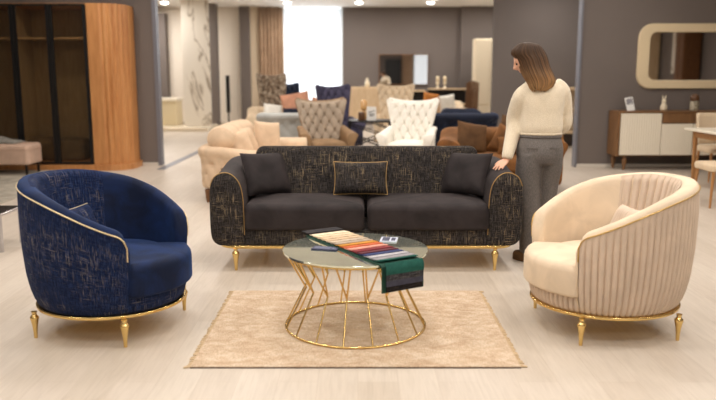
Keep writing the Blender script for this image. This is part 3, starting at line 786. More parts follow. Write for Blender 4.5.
# ------------------------------------------------------------------ wing chairs (face -Y)
def wing_chair(label, loc, rz, m_back, m_side, m_seat, scale=1.0, hb=1.09, topw=.40):
    root = thing('wing_chair', label, 'armchair', loc, rz, 'wing chairs')
    N, V = 84, 60
    def hw(v): return lerp(.23, topw, v ** .85)
    def P(u, v, th, tuft):
        x = hw(v) * u; z = .40 + (hb - .40) * v + .07 * v * (abs(u) ** 2.5) - .05 * v * v - .05 * v * sstep(.86, 1.0, abs(u)) ** 2
        y = .30 + .20 * v - .17 * abs(u) ** 3 * (.4 + .6 * v) - th
        if tuft:
            a = x / .135 + z / .24; b = x / .135 - z / .24
            e = sstep(0, .08, 1 - abs(u)) * sstep(0, .05, 1 - v) * sstep(0, .1, v)
            da, db = a - round(a), b - round(b)
            y += (.026 * (1 - (abs(math.sin(PI * a)) * abs(math.sin(PI * b))) ** .5) + .04 * math.exp(-(da * da + db * db) / .022)) * e
            y += .03 * (1 - sstep(0, .08, 1 - abs(u)) * sstep(0, .06, 1 - v))
        return Vector((x, y, z))
    front = [[P(-1 + 2 * i / N, j / V, .06, True) for i in range(N + 1)] for j in range(V + 1)]
    MB().grid(front).build('tufted_backrest', m_back, root)
    back = [[P(-1 + 2 * i / N, j / V, -.05, False) + Vector((0, 0, -.0)) for i in range(N + 1)] for j in range(V + 1)]
    mb = MB().grid(back, flip=True)
    def rim(a, b):
        r = []
        for k in range(5):
            t = k / 4; r.append([p.lerp(q, t) + (p - q).orthogonal().normalized() * 0 + Vector((0, 0, .018 * math.sin(PI * t))) for p, q in zip(a, b)])
        return r
    mb.grid(rim(front[-1], back[-1])).grid(rim([r[0] for r in front], [r[0] for r in back])).grid(rim([r[-1] for r in front], [r[-1] for r in back]), flip=True)
    mb.build('back_shell', m_side, root)
    MB().pad(rrect(0, .0, .56, .62, .07, 6), .30, .47, .06, .02, .03).build('seat_cushion', m_seat, root)
    MB().pad(rrect(0, .03, .62, .62, .06, 6), .16, .31, .02, .02).build('seat_base', m_side, root)
    for s in (-1, 1):
        # scrolled arm: swept rounded section, flaring to the front
        rows = []
        for k in range(15):
            t = k / 14; y = lerp(-.30, .30, t); flare = .05 * (1 - t) ** 2; zt = lerp(.60, .68, t)
            sec = [(.29, .2), (.36 + flare * .3, .2), (.355 + flare * .4, .42), (.37 + flare, zt - .07), (.385 + flare, zt - .03), (.36 + flare, zt), (.31 + flare * .5, zt), (.275, zt - .05), (.275, .42)]
            S = catmull([(s * a, y, b) for a, b in sec], 3, True)
            rows.append(S)
        mb = MB().grid(rows, True, flip=(s < 0))
        for i, sg in ((0, -1), (14, 1)):
            pts = rows[i]; c = sum(pts, Vector()) / len(pts)
            rr = [pts, [c + (q - c) * .85 + Vector((0, sg * .02, 0)) for q in pts], [c + (q - c) * .3 + Vector((0, sg * .025, 0)) for q in pts]]
            mb.grid(rr, True, flip=(sg < 0) != (s < 0), capb=True)
        mb.build('arm', m_side, root)
    for sx in (-1, 1):
        for y in (-.24, .28):
            MB().lathe([(.012, 0), (.018, .08), (.024, .165)], n=12).build('leg', BROWNW, root, loc=(sx * .26, y, 0))
    root.scale = (scale,) * 3
    return root
wing_chair('taupe tufted wing chair with brown sides, behind the dark sofa left of centre', (-.49, 11.15, 0), R(14), TAUPEV, BROWNL, BROWNL)
wing_chair('white tufted wing chair behind the dark sofa', (.75, 11.0, 0), R(-14), WHITEV, WHITEV, WHITEV)
wing_chair('dusky purple wing chair in the distance before the far window', (-.36, 13.65, 0), R(18), PURPV, PURPV, PURPV, hb=1.27, topw=.34)
wing_chair('oat beige wing chair in the distance below the wall mirror', (.72, 14.6, 0), R(-6), OATV, OATV, OATV, hb=1.27, topw=.38)
wing_chair('dark blue wing chair partly hidden behind peach cushions at the window', (-1.66, 19.3, 0), R(20), NAVYV, NAVYV, NAVYV, hb=1.26, topw=.24)
# mottled wing chair by the drape
t = NT('mottled_brown_cloth'); t.set(Roughness=.9); n = t.noise(t.coord('Object'), 11, 3, .6, 1.5)
t.l(t.ramp(n, [(.38, srgb(98, 80, 64)), (.5, srgb(150, 130, 110)), (.62, srgb(202, 188, 168))]), t.b.inputs['Base Color']); MOT = t.m
wing_chair('mottled brown and white wing chair in front of the taupe drape', (-1.86, 17.0, 0), R(24), MOT, MOT, MOT, hb=1.48, topw=.36)

# window-side sofa: peach, cream and navy cushions
tufted_sofa('pale cream sofa heaped with cushions below the far window', (-1.32, 14.8, 0), R(6), 1.7, .95, .80, .66, OATV, BROWNW, tuft=False)
pillow('cushion', 'cream cushion on the left of the far window sofa', .40, .36, .2, WHITEV, (-1.72, 15.02, .53), (R(-20), R(8), R(24)), 'far window sofa cushions')
pillow('cushion', 'navy cushion in front of the peach ones on the far sofa', .52, .34, .16, NAVYV, (-1.26, 14.98, .48), (R(-24), 0, R(4)), 'far window sofa cushions')
pillow('cushion', 'large peach cushion on the far window sofa', .60, .56, .22, PEACHV, (-1.22, 15.32, .56), (R(-16), R(-10), R(6)), 'far window sofa cushions')
pillow('cushion', 'peach cushion at the right end of the far window sofa', .50, .46, .2, PEACHV, (-.76, 15.30, .54), (R(-16), R(8), R(0)), 'far window sofa cushions')

# cream sofa with orange cushions at the back right
tufted_sofa('cream sofa with orange cushions near the back wall', (2.0, 18.5, 0), R(4), 1.4, .9, .80, .66, OATV, BROWNW, tuft=False)
pillow('cushion', 'orange cushion leaning in the cream sofa near the back wall', .40, .54, .14, ORANGEV, (1.80, 18.85, .50), (R(-16), R(10), R(8)), 'cream sofa cushions')
pillow('cushion', 'cream bolster cushion beside the orange one near the back wall', .42, .48, .18, WHITEV, (2.30, 18.9, .50), (R(-16), R(-8), R(0)), 'cream sofa cushions')
# rounded navy armchair behind the navy sofa
nv = thing('tub_armchair', 'rounded dark navy tub armchair behind the navy tufted sofa', 'armchair', (2.16, 14.0, 0), R(150))
ushell(nv, 'shell', .86, .8, .36, lambda t, p, s: lerp(.66, .86, sstep(.3, .9, t)), lambda h: [(-.05, .1), (0, .16), (0, .4), (.01, h - .12), (-.02, h - .03), (-.08, h), (-.15, h - .03), (-.18, h - .12), (-.19, .3)], [NAVYV])
MB().pad(rrect(0, .32, .5, .62, .1, 6), .14, .45, .06, .03, .03).build('seat_cushion', NAVYV, nv)
for sx in (-1, 1):
    for y in (.08, .6): MB().lathe([(.015, 0), (.025, .14)], n=10).build('leg', BROWNW, nv, loc=(sx * .3, y, 0))

# rug with black lines and the dark occasional table on it
lr = thing('patterned_rug', 'beige rug with black zigzag lines between the wing chairs', 'rug', (.12, 12.75, 0))
MB().pad(rrect(0, 0, .98, 2.6, .01, 2), 0, .01, .003, .002).build('pile', plain('beige_pile', srgb(222, 196, 160), .95), lr)
mb = MB()
for k in range(-4, 5):
    for s in (-1, 1):
        mb.bar((-.47, k * .40 - .2 * s, .0105), (.47, k * .40 + .28 * s, .0105), .05, .002)
mb.v = [(clamp(x, -.48, .48), clamp(y, -1.28, 1.28), z) for x, y, z in mb.v]
mb.build('black_lines', INK, lr, smooth=False)
ot = thing('side_table', 'black table with criss-cross bars and a white sign on it between the wing chairs', 'table', (.20, 12.6, .01))
MB().pad(rrect(0, 0, .74, .6, .03, 5), .66, .69, .008, .008).build('tabletop', BLACKM, ot)
for sx in (-1, 1):
    for sy in (-1, 1): MB().box(-.014, .014, -.014, .014, 0, .66).build('leg', BLACKM, ot, smooth=False, loc=(sx * .34, sy * .27, 0))
for y in (-.27, .27):
    mb = MB()
    for a, b in (((-.34, .62), (.34, .40)), ((-.34, .44), (.34, .22)), ((-.34, .06), (.34, .30)), ((-.34, .24), (.10, .40)), ((.02, .66), (.34, .54))): mb.bar((a[0], y, a[1]), (b[0], y, b[1]), .022, .018)
    mb.build('cross_bars', BLACKM, ot, smooth=False)
ps = thing('price_sign', 'small white printed sign standing on the black criss-cross table', 'sign', (.225, 12.4, .70), R(-4))
MB().box(-.08, .08, -.004, .004, 0, .23).build('panel', PAPER, ps, smooth=False)
mb = MB()
for k, (x0, x1, z) in enumerate(((-.05, .01, .135), (.02, .05, .15), (-.045, .05, .10), (-.03, .04, .075))): mb.box(x0, x1, -.0052, -.004, z, z + .014)
mb.build('print', INK, ps, smooth=False)
vs = thing('candle_holder', 'small amber candle jar beside the white sign', 'candle', (.10, 12.62, .70))
MB().lathe([(.04, 0), (.05, .02), (.05, .10), (.02, .14), (.02, .16), (.055, .18), (.055, .30), (.03, .34)], n=20).build('jar', plain('amber_glass', srgb(206, 160, 104), .2), vs)
vs = thing('dark_vase', 'dark brown cylinder vase behind the white sign', 'vase', (.06, 12.42, .70))
MB().lathe([(.05, 0), (.055, .02), (.055, .13), (.05, .14)], n=20).build('body', DARKCER, vs)

# consoles along the back wall
def console(label, x0, x1, y, z0, z1, mat, shelves=False):
    o = thing('console_cabinet', label, 'cabinet', ((x0 + x1) / 2, y, 0)); w = x1 - x0
    if shelves:
        for z in (z0, (z0 + z1) / 2, z1 - .04): MB().box(-w / 2, w / 2, 0, .4, z, z + .04).build('shelf', mat, o, smooth=False)
        MB().box(-w / 2, w / 2, .38, .4, z0, z1).build('back_panel', BLACKM, o, smooth=False)
    else:
        MB().box(-w / 2, w / 2, 0, .42, z0, z1).build('body', mat, o, smooth=False, bevel=.006)
        for k in range(3): MB().box(-w / 2 + .02 + k * (w - .04) / 3, -w / 2 + (k + 1) * (w - .04) / 3, -.018, -.002, z0 + .03, z1 - .04).build('door', mat, o, smooth=False, bevel=.004)
    for sx in (-1, 1): MB().box(-.02, .02, .03, .37, 0, z0).build('leg', BROWNW, o, smooth=False, loc=(sx * (w / 2 - .06), 0, 0))
    return o
console('light oak console cabinet beyond the purple wing chair', -.25, .95, 20.4, .2, 1.14, OAKL)
console('open dark-backed oak shelf console right of the oat wing chair', 1.30, 1.84, 20.4, .2, 1.05, OAKL, True)
console('open oak console under the candlesticks at the back wall', 1.95, 3.0, 20.5, .2, 1.10, OAKL, True)
fr = thing('mirror', 'wide frameless-look wall mirror on the taupe back wall', 'mirror', (1.33, 21.97, 1.62))
MB().box(-.70, .70, -.02, .0, -.42, .42).build('glass', MIRROR, fr, smooth=False)
mb = MB()
for b in ((-.72, .72, -.03, .02, .42, .44), (-.72, .72, -.03, .02, -.44, -.42), (-.72, -.70, -.03, .02, -.42, .42), (.70, .72, -.03, .02, -.42, .42)): mb.box(*b)
mb.build('frame', BROWNW, fr, smooth=False)
for x, lab in ((2.20, 'left'), (2.40, 'right')):
    o = thing('candlestick', 'cream candlestick on the far console, %s of the pair' % lab, 'candlestick', (x, 20.7, 1.10), 0, 'candlesticks')
    MB().lathe([(.05, 0), (.05, .02), (.018, .05), (.018, .10), (.05, .13), (.05, .16), (.018, .18)], n=16).build('stem', CERAM, o)
    MB().lathe([(.035, .18), (.045, .20), (.045, .31), (.03, .33)], n=16).build('candle', plain('candle_wax', srgb(226, 206, 170), .5), o)
o = thing('vase', 'small white bud vase on the light oak console', 'vase', (.25, 20.6, 1.14))
MB().lathe([(.04, 0), (.07, .05), (.06, .13), (.025, .20), (.03, .24)], n=20).build('body', CERAM, o)
o = thing('tall_cabinet', 'tall cream display cabinet at the back beside the grey partition', 'cabinet', (3.62, 20.6, 0))
MB().box(-.42, .42, 0, .5, .06, 2.44).build('body', CREAML, o, smooth=False, bevel=.01)
MB().box(-.40, .40, -.02, 0, .10, .62).build('drawer', CREAML, o, smooth=False, bevel=.006)
for sx in (-1, 1): MB().box(-.195, .195, -.02, 0, .66, 2.41).build('door', CREAML, o, smooth=False, bevel=.006, loc=(sx * .2, 0, 0))
MB().box(-.4, .4, .03, .47, 0, .06).build('plinth', BROWNW, o, smooth=False)
# brown slatted chair back near the tall cabinet
o = thing('slatted_chair', 'brown wooden slat-back chair beside the tall cream cabinet', 'chair', (3.0, 20.1, 0), R(188))
MB().pad(rrect(0, 0, .46, .46, .05, 5), .42, .47, .015, .01).build('seat', BROWNW, o)
mb = MB()
for k in range(7): mb.bar((-.15 + .3 * k / 6, .20, .46), (-.15 + .3 * k / 6, .28, 1.26 + .05 * math.sin(PI * k / 6)), .04, .02)
mb.build('backrest', BROWNW, o, smooth=False)
for sx in (-1, 1):
    for sy in (-1, 1): MB().lathe([(.014, 0), (.02, .42)], n=10).build('leg', BROWNW, o, loc=(sx * .19, sy * .19, 0))

# oak shelf unit glimpsed behind the woman, against the middle wall
o = thing('shelf_unit', 'light oak shelf unit glimpsed between the woman and the right partition', 'shelf', (4.15, 15.0, 0))
for z in (.28, .72, 1.16): MB().box(-.55, .55, 0, .42, z, z + .05).build('shelf', OAKL, o, smooth=False, bevel=.004)
MB().box(-.55, .55, .40, .42, .28, 1.2).build('back_panel', CREAML, o, smooth=False)
for sx in (-1, 1): MB().box(-.025, .025, .02, .4, 0, 1.2).build('side_panel', OAKL, o, smooth=False, loc=(sx * .53, 0, 0))
for x, z, r, hh, mt, lab in ((4.02, .77, .06, .22, DARKCER, 'brown jar on the middle shelf of the oak unit'), (4.25, .77, .07, .18, CERAM, 'cream jar on the middle shelf of the oak unit'), (4.1, .33, .08, .22, BLACKM, 'black jar on the bottom shelf of the oak unit')):
    b = thing('jar', lab, 'jar', (x, 15.18, z)); MB().lathe([(r * .7, 0), (r, hh * .3), (r * .9, hh * .7), (r * .5, hh * .9), (r * .55, hh)], n=18).build('body', mt, b)

# ------------------------------------------------------------------ left far room
o = thing('marble_panel', 'tall white marble-veined panel at the far left', 'wall panel', (-4.22, 19.9, .1))
MB().box(-.42, .30, 0, .08, 0, CZ - .1).build('slab', MARBLE, o, smooth=False)
o = thing('counter', 'low cream counter with white top at the far left', 'counter', (-5.45, 20.3, .1))
MB().box(-.7, .5, 0, .7, 0, .66).build('body', plain('cream_panel', srgb(220, 204, 168), .5), o, smooth=False, bevel=.01)
MB().box(-.74, .54, -.04, .74, .66, .74).build('worktop', WHITEL, o, smooth=False, bevel=.01)
o = thing('black_stand', 'slim black upright stand before the white far wall', 'stand', (-3.72, 21.4, 0))
MB().box(-.05, .05, -.05, .05, .4, 1.45).build('post', BLACKM, o, smooth=False, bevel=.01)
MB().box(-.12, .12, -.12, .12, 0, .03).build('base', BLACKM, o, smooth=False)
MB().box(-.02, .02, -.02, .02, .03, .4).build('stem', BLACKM, o, smooth=False)

# ------------------------------------------------------------------ wardrobe on the left
wd = thing('wardrobe', 'tall oak wardrobe with smoked glass doors and fluted rounded corner', 'wardrobe', (.11, 11.3, 0))
WX0, WX1, WH = -6.6, -3.64, 2.50
LINING = wood('wardrobe_lining', srgb(164, 144, 116), srgb(190, 170, 142), (4, 4, .4))
MB().box(WX0, -4.14, .62, .64, .09, WH).build('back_panel', LINING, wd, smooth=False)
MB().box(WX0, -4.16, .02, .62, WH - .05, WH).build('top_panel', OAKW, wd, smooth=False)
MB().box(WX0, -4.16, .02, .62, .09, .13).build('bottom_panel', OAKW, wd, smooth=False)
MB().box(WX0, -4.16, .10, .62, 1.98, 2.01).build('shelf', OAKL, wd, smooth=False)
for x in (-6.58, -5.25, -4.17): MB().box(x - .012, x + .012, .04, .62, .13, WH - .05).build('partition', LINING, wd, smooth=False)
# fluted, rounded end: plan outline extruded
pl = [(-4.155, .64), (-4.155, .0), (-3.98, .0)]
for k in range(0, 65):
    a = -PI / 2 + PI / 2 * k / 64; fl = .022 * abs(math.sin(k / 64 * PI * 6)) ** 3 if k not in (0, 64) else 0
    pl.append((-3.98 + (.34 - fl) * math.cos(a) , .34 + (.34 - fl) * math.sin(a)))
pl.append((-3.64, .64))
MB().grid([[Vector((x, y, z)) for x, y in pl] for z in (.09, 1.0, 1.8, WH)], True, capa=True, capb=True).build('fluted_end_panel', OAKW, wd, ang=15)
# plinth
pp = [(WX0, .64), (WX0, -.05), (-3.96, -.05)] + [(-3.96 + .36 * math.cos(a), .31 + .36 * math.sin(a)) for a in [-PI / 2 + PI / 2 * k / 12 for k in range(13)]] + [(-3.60, .64)]
MB().grid([[Vector((x, y, z)) for x, y in pp] for z in (0, .09)], True, capa=True, capb=True).build('plinth', OAKW, wd, ang=15)
dx = [-6.6, -5.77, -5.25, -4.71, -4.16]
for a, b in zip(dx, dx[1:]):
    fr_ = MB()
    for bx in ((a + .004, a + .05, -.01, .015, .10, WH - .01), (b - .05, b - .004, -.01, .015, .10, WH - .01), (a + .05, b - .05, -.01, .015, .10, .13), (a + .05, b - .05, -.01, .015, WH - .04, WH - .01)): fr_.box(*bx)
    d_ = fr_.build('door', BLACKM, wd, smooth=False)
    MB().box(a + .05, b - .05, 0, .005, .13, WH - .04).build('smoked_glass', SMOKE, d_, smooth=False)
# things glimpsed inside
o = thing('folded_blanket', 'grey blanket stack on a low shelf inside the wardrobe', 'blanket', (-4.82, 11.66, .13))
MB().pad(rrect(0, 0, 1.1, .40, .08, 6), 0, .34, .08, .05, .03).build('folds', velvet('wardrobe_blanket', srgb(120, 104, 84), .2, .2), o)
# bench, throw, grey rug
bn = thing('bench', 'blush upholstered bench with black legs before the wardrobe', 'bench', (-5.43, 10.62, .012))
MB().pad(rrect(0, .25, 1.36, .5, .06, 6), .15, .445, .05, .03, .01, n=6).build('seat', BLUSHV, bn)
MB().tube([(x, y, .375) for x, y in rrect(0, .25, 1.368, .508, .06, 6)], .006, 6, True).build('seam', BLUSHV, bn)
for sx in (-1, 1):
    for y in (.05, .45): MB().box(-.014, .014, -.014, .014, 0, .16).build('leg', BLACKM, bn, smooth=False, loc=(sx * .62, y, 0))
# crumpled throw: a heightfield lump with real thickness
rows = []
for j in range(19):
    v = j / 18; row = []
    for i in range(31):
        u = i / 30; e = (math.sin(PI * u) * math.sin(PI * v)) ** .5
        row.append(Vector((lerp(-.42, .42, u), lerp(-.18, .18, v), .01 + e * (.07 + .022 * math.sin(9 * u + 5 * v) + .015 * math.sin(17 * u - 11 * v)))))
    rows.append(row)
o = MB().grid(rows).build('throw_blanket', THROWG); o.location = (-5.38, 10.87, .463); s_ = o.modifiers.new('solid', 'SOLIDIFY'); s_.thickness = .01; s_.offset = -1
tag(o, 'crumpled grey throw blanket lying on the blush bench', 'blanket')
o = thing('shag_rug', 'grey shaggy rug under the blush bench', 'rug', (-5.7, 9.6, 0))
MB().pad(rrect(0, 0, 3.3, 3.5, .03, 3), 0, .012, .004, .002).build('pile', SHAG, o)
o = thing('metal_table', 'low grey metal side table cut off at the left edge', 'table', (-3.11, 6.12, 0))
MB().box(-.2, .2, -.2, .2, .30, .325).build('tabletop', CHROME, o, smooth=False, bevel=.004)
for sx in (-1, 1):
    for sy in (-1, 1): MB().box(-.012, .012, -.012, .012, 0, .30).build('leg', CHROME, o, smooth=False, loc=(sx * .18, sy * .18, 0))

# ------------------------------------------------------------------ right: sideboard, mirror, dining set
sd = thing('sideboard', 'cream ribbed sideboard with walnut frame below the framed mirror', 'sideboard', (3.95, 11.28, 0))
SW = 2.3
MB().box(0, .035, 0, .44, .22, .90).build('side_panel', WALNUT, sd, smooth=False, bevel=.004)
MB().box(SW - .035, SW, 0, .44, .22, .90).build('side_panel', WALNUT, sd, smooth=False, bevel=.004)
MB().box(.035, SW - .035, .002, .44, .88, .905).build('top_panel', WALNUT, sd, smooth=False, bevel=.004)
MB().box(.035, SW - .035, .03, .43, .22, .88).build('carcass', WALNUT, sd, smooth=False)
def ribbed(x0, x1, z0, z1, par, name='door'):
    mb = MB(); n = int((x1 - x0) / .035); row = []
    N = n * 8
    rows = [[Vector((lerp(x0, x1, i / N), .004 - .006 * abs(math.sin(PI * n * i / N)), z)) for i in range(N + 1)] for z in (z0, z1)]
    mb.grid(rows); mb.box(x0, x1, .004, .028, z0, z1)
    return mb.build(name, WHITEL, par)
ribbed(.045, .665, .24, .872, sd)
ribbed(.675, 1.145, .24, .715, sd); ribbed(1.155, 1.625, .24, .715, sd); ribbed(1.635, 2.255, .24, .872, sd)
for x0, x1 in ((.675, 1.145), (1.155, 1.625)):
    d_ = MB().box(x0, x1, -.004, .028, .725, .872).build('drawer', WALNUT, sd, smooth=False, bevel=.003)
for x in (.08, .16, SW - .16, SW - .08):
    MB().lathe([(.018, 0), (.02, .02), (.036, .12), (.04, .17), (.022, .185), (.022, .20), (.036, .21), (.036, .22)], n=16).build('leg', WALNUT, sd, loc=(x, .10 if x in (.16, SW - .08) else .36, 0))
mr_ = thing('wall_mirror', 'wide mirror in a rounded cream frame above the sideboard', 'mirror', (5.35, 11.75, 1.735))
O1 = rrect(0, 0, 2.0, 1.0, .22, 12); O2 = rrect(0, 0, 1.63, .73, .10, 12)
# frame: ring between the two outlines
def ring_frame(o1, o2, th):
    n = 160
    def res(o):
        P_ = [Vector((*p, 0)) for p in o]; ang = [(math.atan2(p.y, p.x), p) for p in P_]
        return P_
    # resample both by perimeter fraction starting at +x
    def resample(o):
        P_ = [Vector((*p, 0)) for p in o]; k = min(range(len(P_)), key=lambda i: abs(math.atan2(P_[i].y, P_[i].x))); P_ = P_[k:] + P_[:k]; P_.append(P_[0])
        L = [0]
        for a, b in zip(P_, P_[1:]): L.append(L[-1] + (b - a).length)
        out = []; j = 0
        for i in range(n):
            t = L[-1] * i / n
            while L[j + 1] < t: j += 1
            out.append(P_[j].lerp(P_[j + 1], (t - L[j]) / max(1e-9, L[j + 1] - L[j])))
        return out
    a = resample(o1); b = resample(o2)
    f = lambda p, y: Vector((p.x, y, p.y))
    rows = [[f(p, 0) for p in a], [f(p, -th * .7) for p in a], [f(p.lerp(q, .08), -th) for p, q in zip(a, b)], [f(p.lerp(q, .92), -th) for p, q in zip(a, b)], [f(q, -th * .7) for q in b], [f(q, 0) for q in b]]
    return MB().grid(rows, True)
ring_frame(O1, O2, .045).build('frame', MFRAME, mr_, ang=25)
g = MB(); b_ = g.add([Vector((p[0] * 1.02, -.012, p[1] * 1.02)) for p in O2]); g.face([b_ + i for i in range(len(O2))])
g.grid([[Vector((p[0] * 1.02, y, p[1] * 1.02)) for p in O2] for y in (-.012, -.002)], True).build('glass', MIRROR, mr_, smooth=False)
# things on the sideboard
o = thing('photo_card', 'tilted grey and white card standing on the sideboard', 'card', (4.20, 11.45, .905), R(8))
M_ = Matrix.Rotation(R(-14), 4, 'X') @ Matrix.Rotation(R(-8), 4, 'Y')
mb = MB().box(-.065, .065, -.004, .004, 0, .21, 0, M_); mb.build('card', PAPER, o, smooth=False)
MB().box(-.05, .05, -.0055, -.004, .10, .19, 0, M_).build('print', plain('grey_print', srgb(150, 146, 150), .6), o, smooth=False)
MB().bar((0, .06, 0), (0, .02, .12), .03, .004).build('easel_back', PAPER, o, smooth=False)
o = thing('rabbit_figurine', 'small cream rabbit figurine on the sideboard', 'figurine', (4.70, 11.46, .905))
mb = MB().lathe([(.035, 0), (.05, .02), (.052, .06), (.035, .105), (.028, .12)], n=18); mb.ball((0, 0, .145), .034, 8)
for s in (-1, 1): mb.tube([(s * .012, 0, .165), (s * .02, 0, .20), (s * .028, 0, .235)], [.009, .012, .004], 8)
mb.build('body', CERAM, o)
o = thing('glass_vase', 'speckled vase with brown dome top on the sideboard', 'vase', (5.17, 11.46, .905))
t = NT('speckled_glaze'); t.set(Roughness=.3); n = t.noise(t.coord('Object'), 30, 3)
t.l(t.ramp(n, [(.4, srgb(120, 108, 84)), (.55, srgb(190, 182, 160))]), t.b.inputs['Base Color'])
MB().lathe([(.055, 0), (.065, .02), (.068, .10), (.06, .15)], n=20).build('body', t.m, o)
MB().lathe([(.06, .15), (.068, .17), (.066, .22), (.04, .25), (.01, .26)], n=20).build('lid', DARKCER, o)
# dining table
dt = thing('dining_table', 'dining table with white top and slanted wooden legs at the right edge', 'dining table', (4.37, 8.45, 0))
MB().pad(rrect(.5, .75, 1.0, 1.5, .03, 5), .72, .75, .008, .008).build('tabletop', WHITEL, dt)
MB().box(.10, .90, .08, 1.42, .63, .72).build('apron', LEGW, dt, smooth=False)
for x, y, sx, sy in ((.12, 1.40, -.0, .0), (.88, 1.40, .04, .0), (.12, .10, -.0, -.0), (.88, .1, .04, -.0)):
    MB().tube([(x + sx, y + sy, 0), (x, y, .40), (x, y, .72)], [.017, .026, .034], 12).build('leg', LEGW, dt)
def dining_chair(label, loc, rz):
    o = thing('dining_chair', label, 'chair', loc, rz, 'dining chairs')
    MB().pad(rrect(0, 0, .48, .48, .08, 6), .40, .48, .03, .02, .012).build('seat', OATV, o)
    rows = []
    for j in range(9):
        v = j / 8; rows.append([Vector((lerp(-.23, .23, i / 16) * (1 - .08 * v), .21 + .09 * v - .03 * ((i - 8) / 8) ** 2, .50 + .42 * v)) for i in range(17)])
    b = MB().grid(rows).build('backrest', OATV, o); s = b.modifiers.new('solid', 'SOLIDIFY'); s.thickness = .045; s.offset = 0
    for sx in (-1, 1):
        MB().tube([(sx * .205, .215, .40), (sx * .205, .235, .60)], .013, 8).build('back_post', LEGW, o)
        for sy in (-1, 1):
            MB().tube([(sx * .215, sy * .215, 0), (sx * .19, sy * .19, .41)], [.012, .02], 10).build('leg', LEGW, o)
    return o
dining_chair('oat dining chair tucked behind the white-topped table', (4.98, 10.18, 0), 0)
dining_chair('oat dining chair nearest the camera at the right edge', (4.07, 8.20, 0), R(-90))

# ------------------------------------------------------------------ the woman
pr = thing('person', 'woman in cream sweater and grey trousers resting a hand on the dark sofa', 'person', (1.40, 5.70, 0))
PO = Vector((1.40, 5.70, 0))
def at(u, v, Y):
    du, dv = u - 358, v - 200
    dy = F * math.cos(TILT) - dv * math.sin(TILT); dz = -F * math.sin(TILT) - dv * math.cos(TILT); s = Y / dy
    return Vector((du * s, Y, H + dz * s))
def Lc(p): return Vector(p) - PO
def remesh(o, vox, smooth=3):
    m = o.modifiers.new('remesh', 'REMESH'); m.mode = 'VOXEL'; m.voxel_size = vox; m.use_smooth_shade = True
    s = o.modifiers.new('smooth', 'SMOOTH'); s.iterations = smooth; s.factor = .5
    return o
def ell(z, cx, cy, rx, ry, rot=0, n=28, shear=0):
    out = []
    for k in range(n):
        a = 2 * PI * k / n; x = rx * math.cos(a); y = ry * math.sin(a)
        xr = x * math.cos(rot) - y * math.sin(rot); yr = x * math.sin(rot) + y * math.cos(rot)
        out.append(Lc((cx + xr, cy + yr, z + shear * xr)))
    return out
def loft(mb, rings, n=4):
    # smooth through the ring list
    cols = [catmull([r[k] for r in rings], n) for k in range(len(rings[0]))]
    rows = [[c[i] for c in cols] for i in range(len(cols[0]))]
    mb.grid(rows, True, capa=True, capb=True); return mb
def limb(mb, pts, rad, n=14, k=5):
    P_ = catmull(pts, k); Rr = []
    for i in range(len(P_)):
        f = i / k; a = min(int(f), len(rad) - 2); Rr.append(lerp(rad[a], rad[a + 1], f - a))
    mb.tube(P_, Rr, n); return mb
# joints (world)
SHL, ELL_, WRL = Vector((1.275, 5.70, 1.325)), Vector((1.215, 5.77, 1.075)), Vector((1.135, 5.620, .805))
SHR, ELR, WRR = Vector((1.535, 5.72, 1.365)), Vector((1.600, 5.77, 1.10)), Vector((1.525, 5.98, .95))
HC = Vector((1.277, 5.69, 1.553))
body = MB()
# head in its own frame: f forward (towards image left and down), l lateral, u up
fw = Vector((-.88, .22, -.46)).normalized(); lat = Vector((0, 0, 1)).cross(fw).normalized(); up = fw.cross(lat).normalized()
G = lambda a, b, w: math.exp(-((a - b) / w) ** 2)
rows = []
for i in range(41):
    th = -PI / 2 + PI * i / 40; row = []
    for k in range(56):
        a = 2 * PI * k / 56
        x = .094 * max(1e-3, math.cos(th)) * math.cos(a); y = .074 * max(1e-3, math.cos(th)) * math.sin(a); z = .118 * math.sin(th)
        if z < 0: y *= 1 - .22 * (-z / .118); x = x * (1 - .10 * (-z / .118)) + .010 * (-z / .118)
        if x > 0:
            x += .026 * G(y, 0, .013) * G(z, -.022, .016) + .014 * G(y, 0, .009) * G(z, 0, .022)
            x += .006 * G(abs(y), .03, .02) * G(z, .024, .010) - .010 * G(abs(y), .030, .013) * G(z, .004, .011)
            x += .009 * G(y, 0, .022) * G(z, -.058, .007) + .008 * G(y, 0, .022) * G(z, -.072, .007) - .004 * G(y, 0, .02) * G(z, -.065, .003)
            x += .012 * G(y, 0, .022) * G(z, -.105, .016)
        row.append(Lc(HC + fw * x + lat * y + up * z))
    rows.append(row)
body.grid(rows, True)
for s in (-1, 1):
    body.ball(Lc(HC + lat * s * .072 + fw * -.008 + up * -.01), .026, 8, sx=.7, sy=.45, sz=1.2)
limb(body, [Lc(HC - up * .05 - fw * .02), Lc((1.325, 5.70, 1.43)), Lc((1.385, 5.71, 1.33))], [.056, .054, .075])
loft(body, [ell(1.36, 1.40, 5.71, .12, .07), ell(1.28, 1.405, 5.71, .145, .085), ell(1.15, 1.405, 5.71, .125, .08), ell(1.02, 1.405, 5.70, .12, .08), ell(.90, 1.40, 5.70, .145, .09), ell(.78, 1.40, 5.70, .13, .085)])
for a, b, c, rs in ((SHL, ELL_, WRL, None), (SHR, ELR, WRR, None)):
    limb(body, [Lc(a + Vector((0, 0, -.0))), Lc(b), Lc(c)], [.046, .038, .025])
limb(body, [Lc((1.33, 5.69, .84)), Lc((1.33, 5.69, .48)), Lc((1.34, 5.68, .09)), Lc((1.34, 5.68, .05))], [.08, .055, .038, .036])
limb(body, [Lc((1.49, 5.74, .84)), Lc((1.50, 5.79, .48)), Lc((1.49, 5.80, .09)), Lc((1.49, 5.80, .05))], [.08, .055, .038, .036])
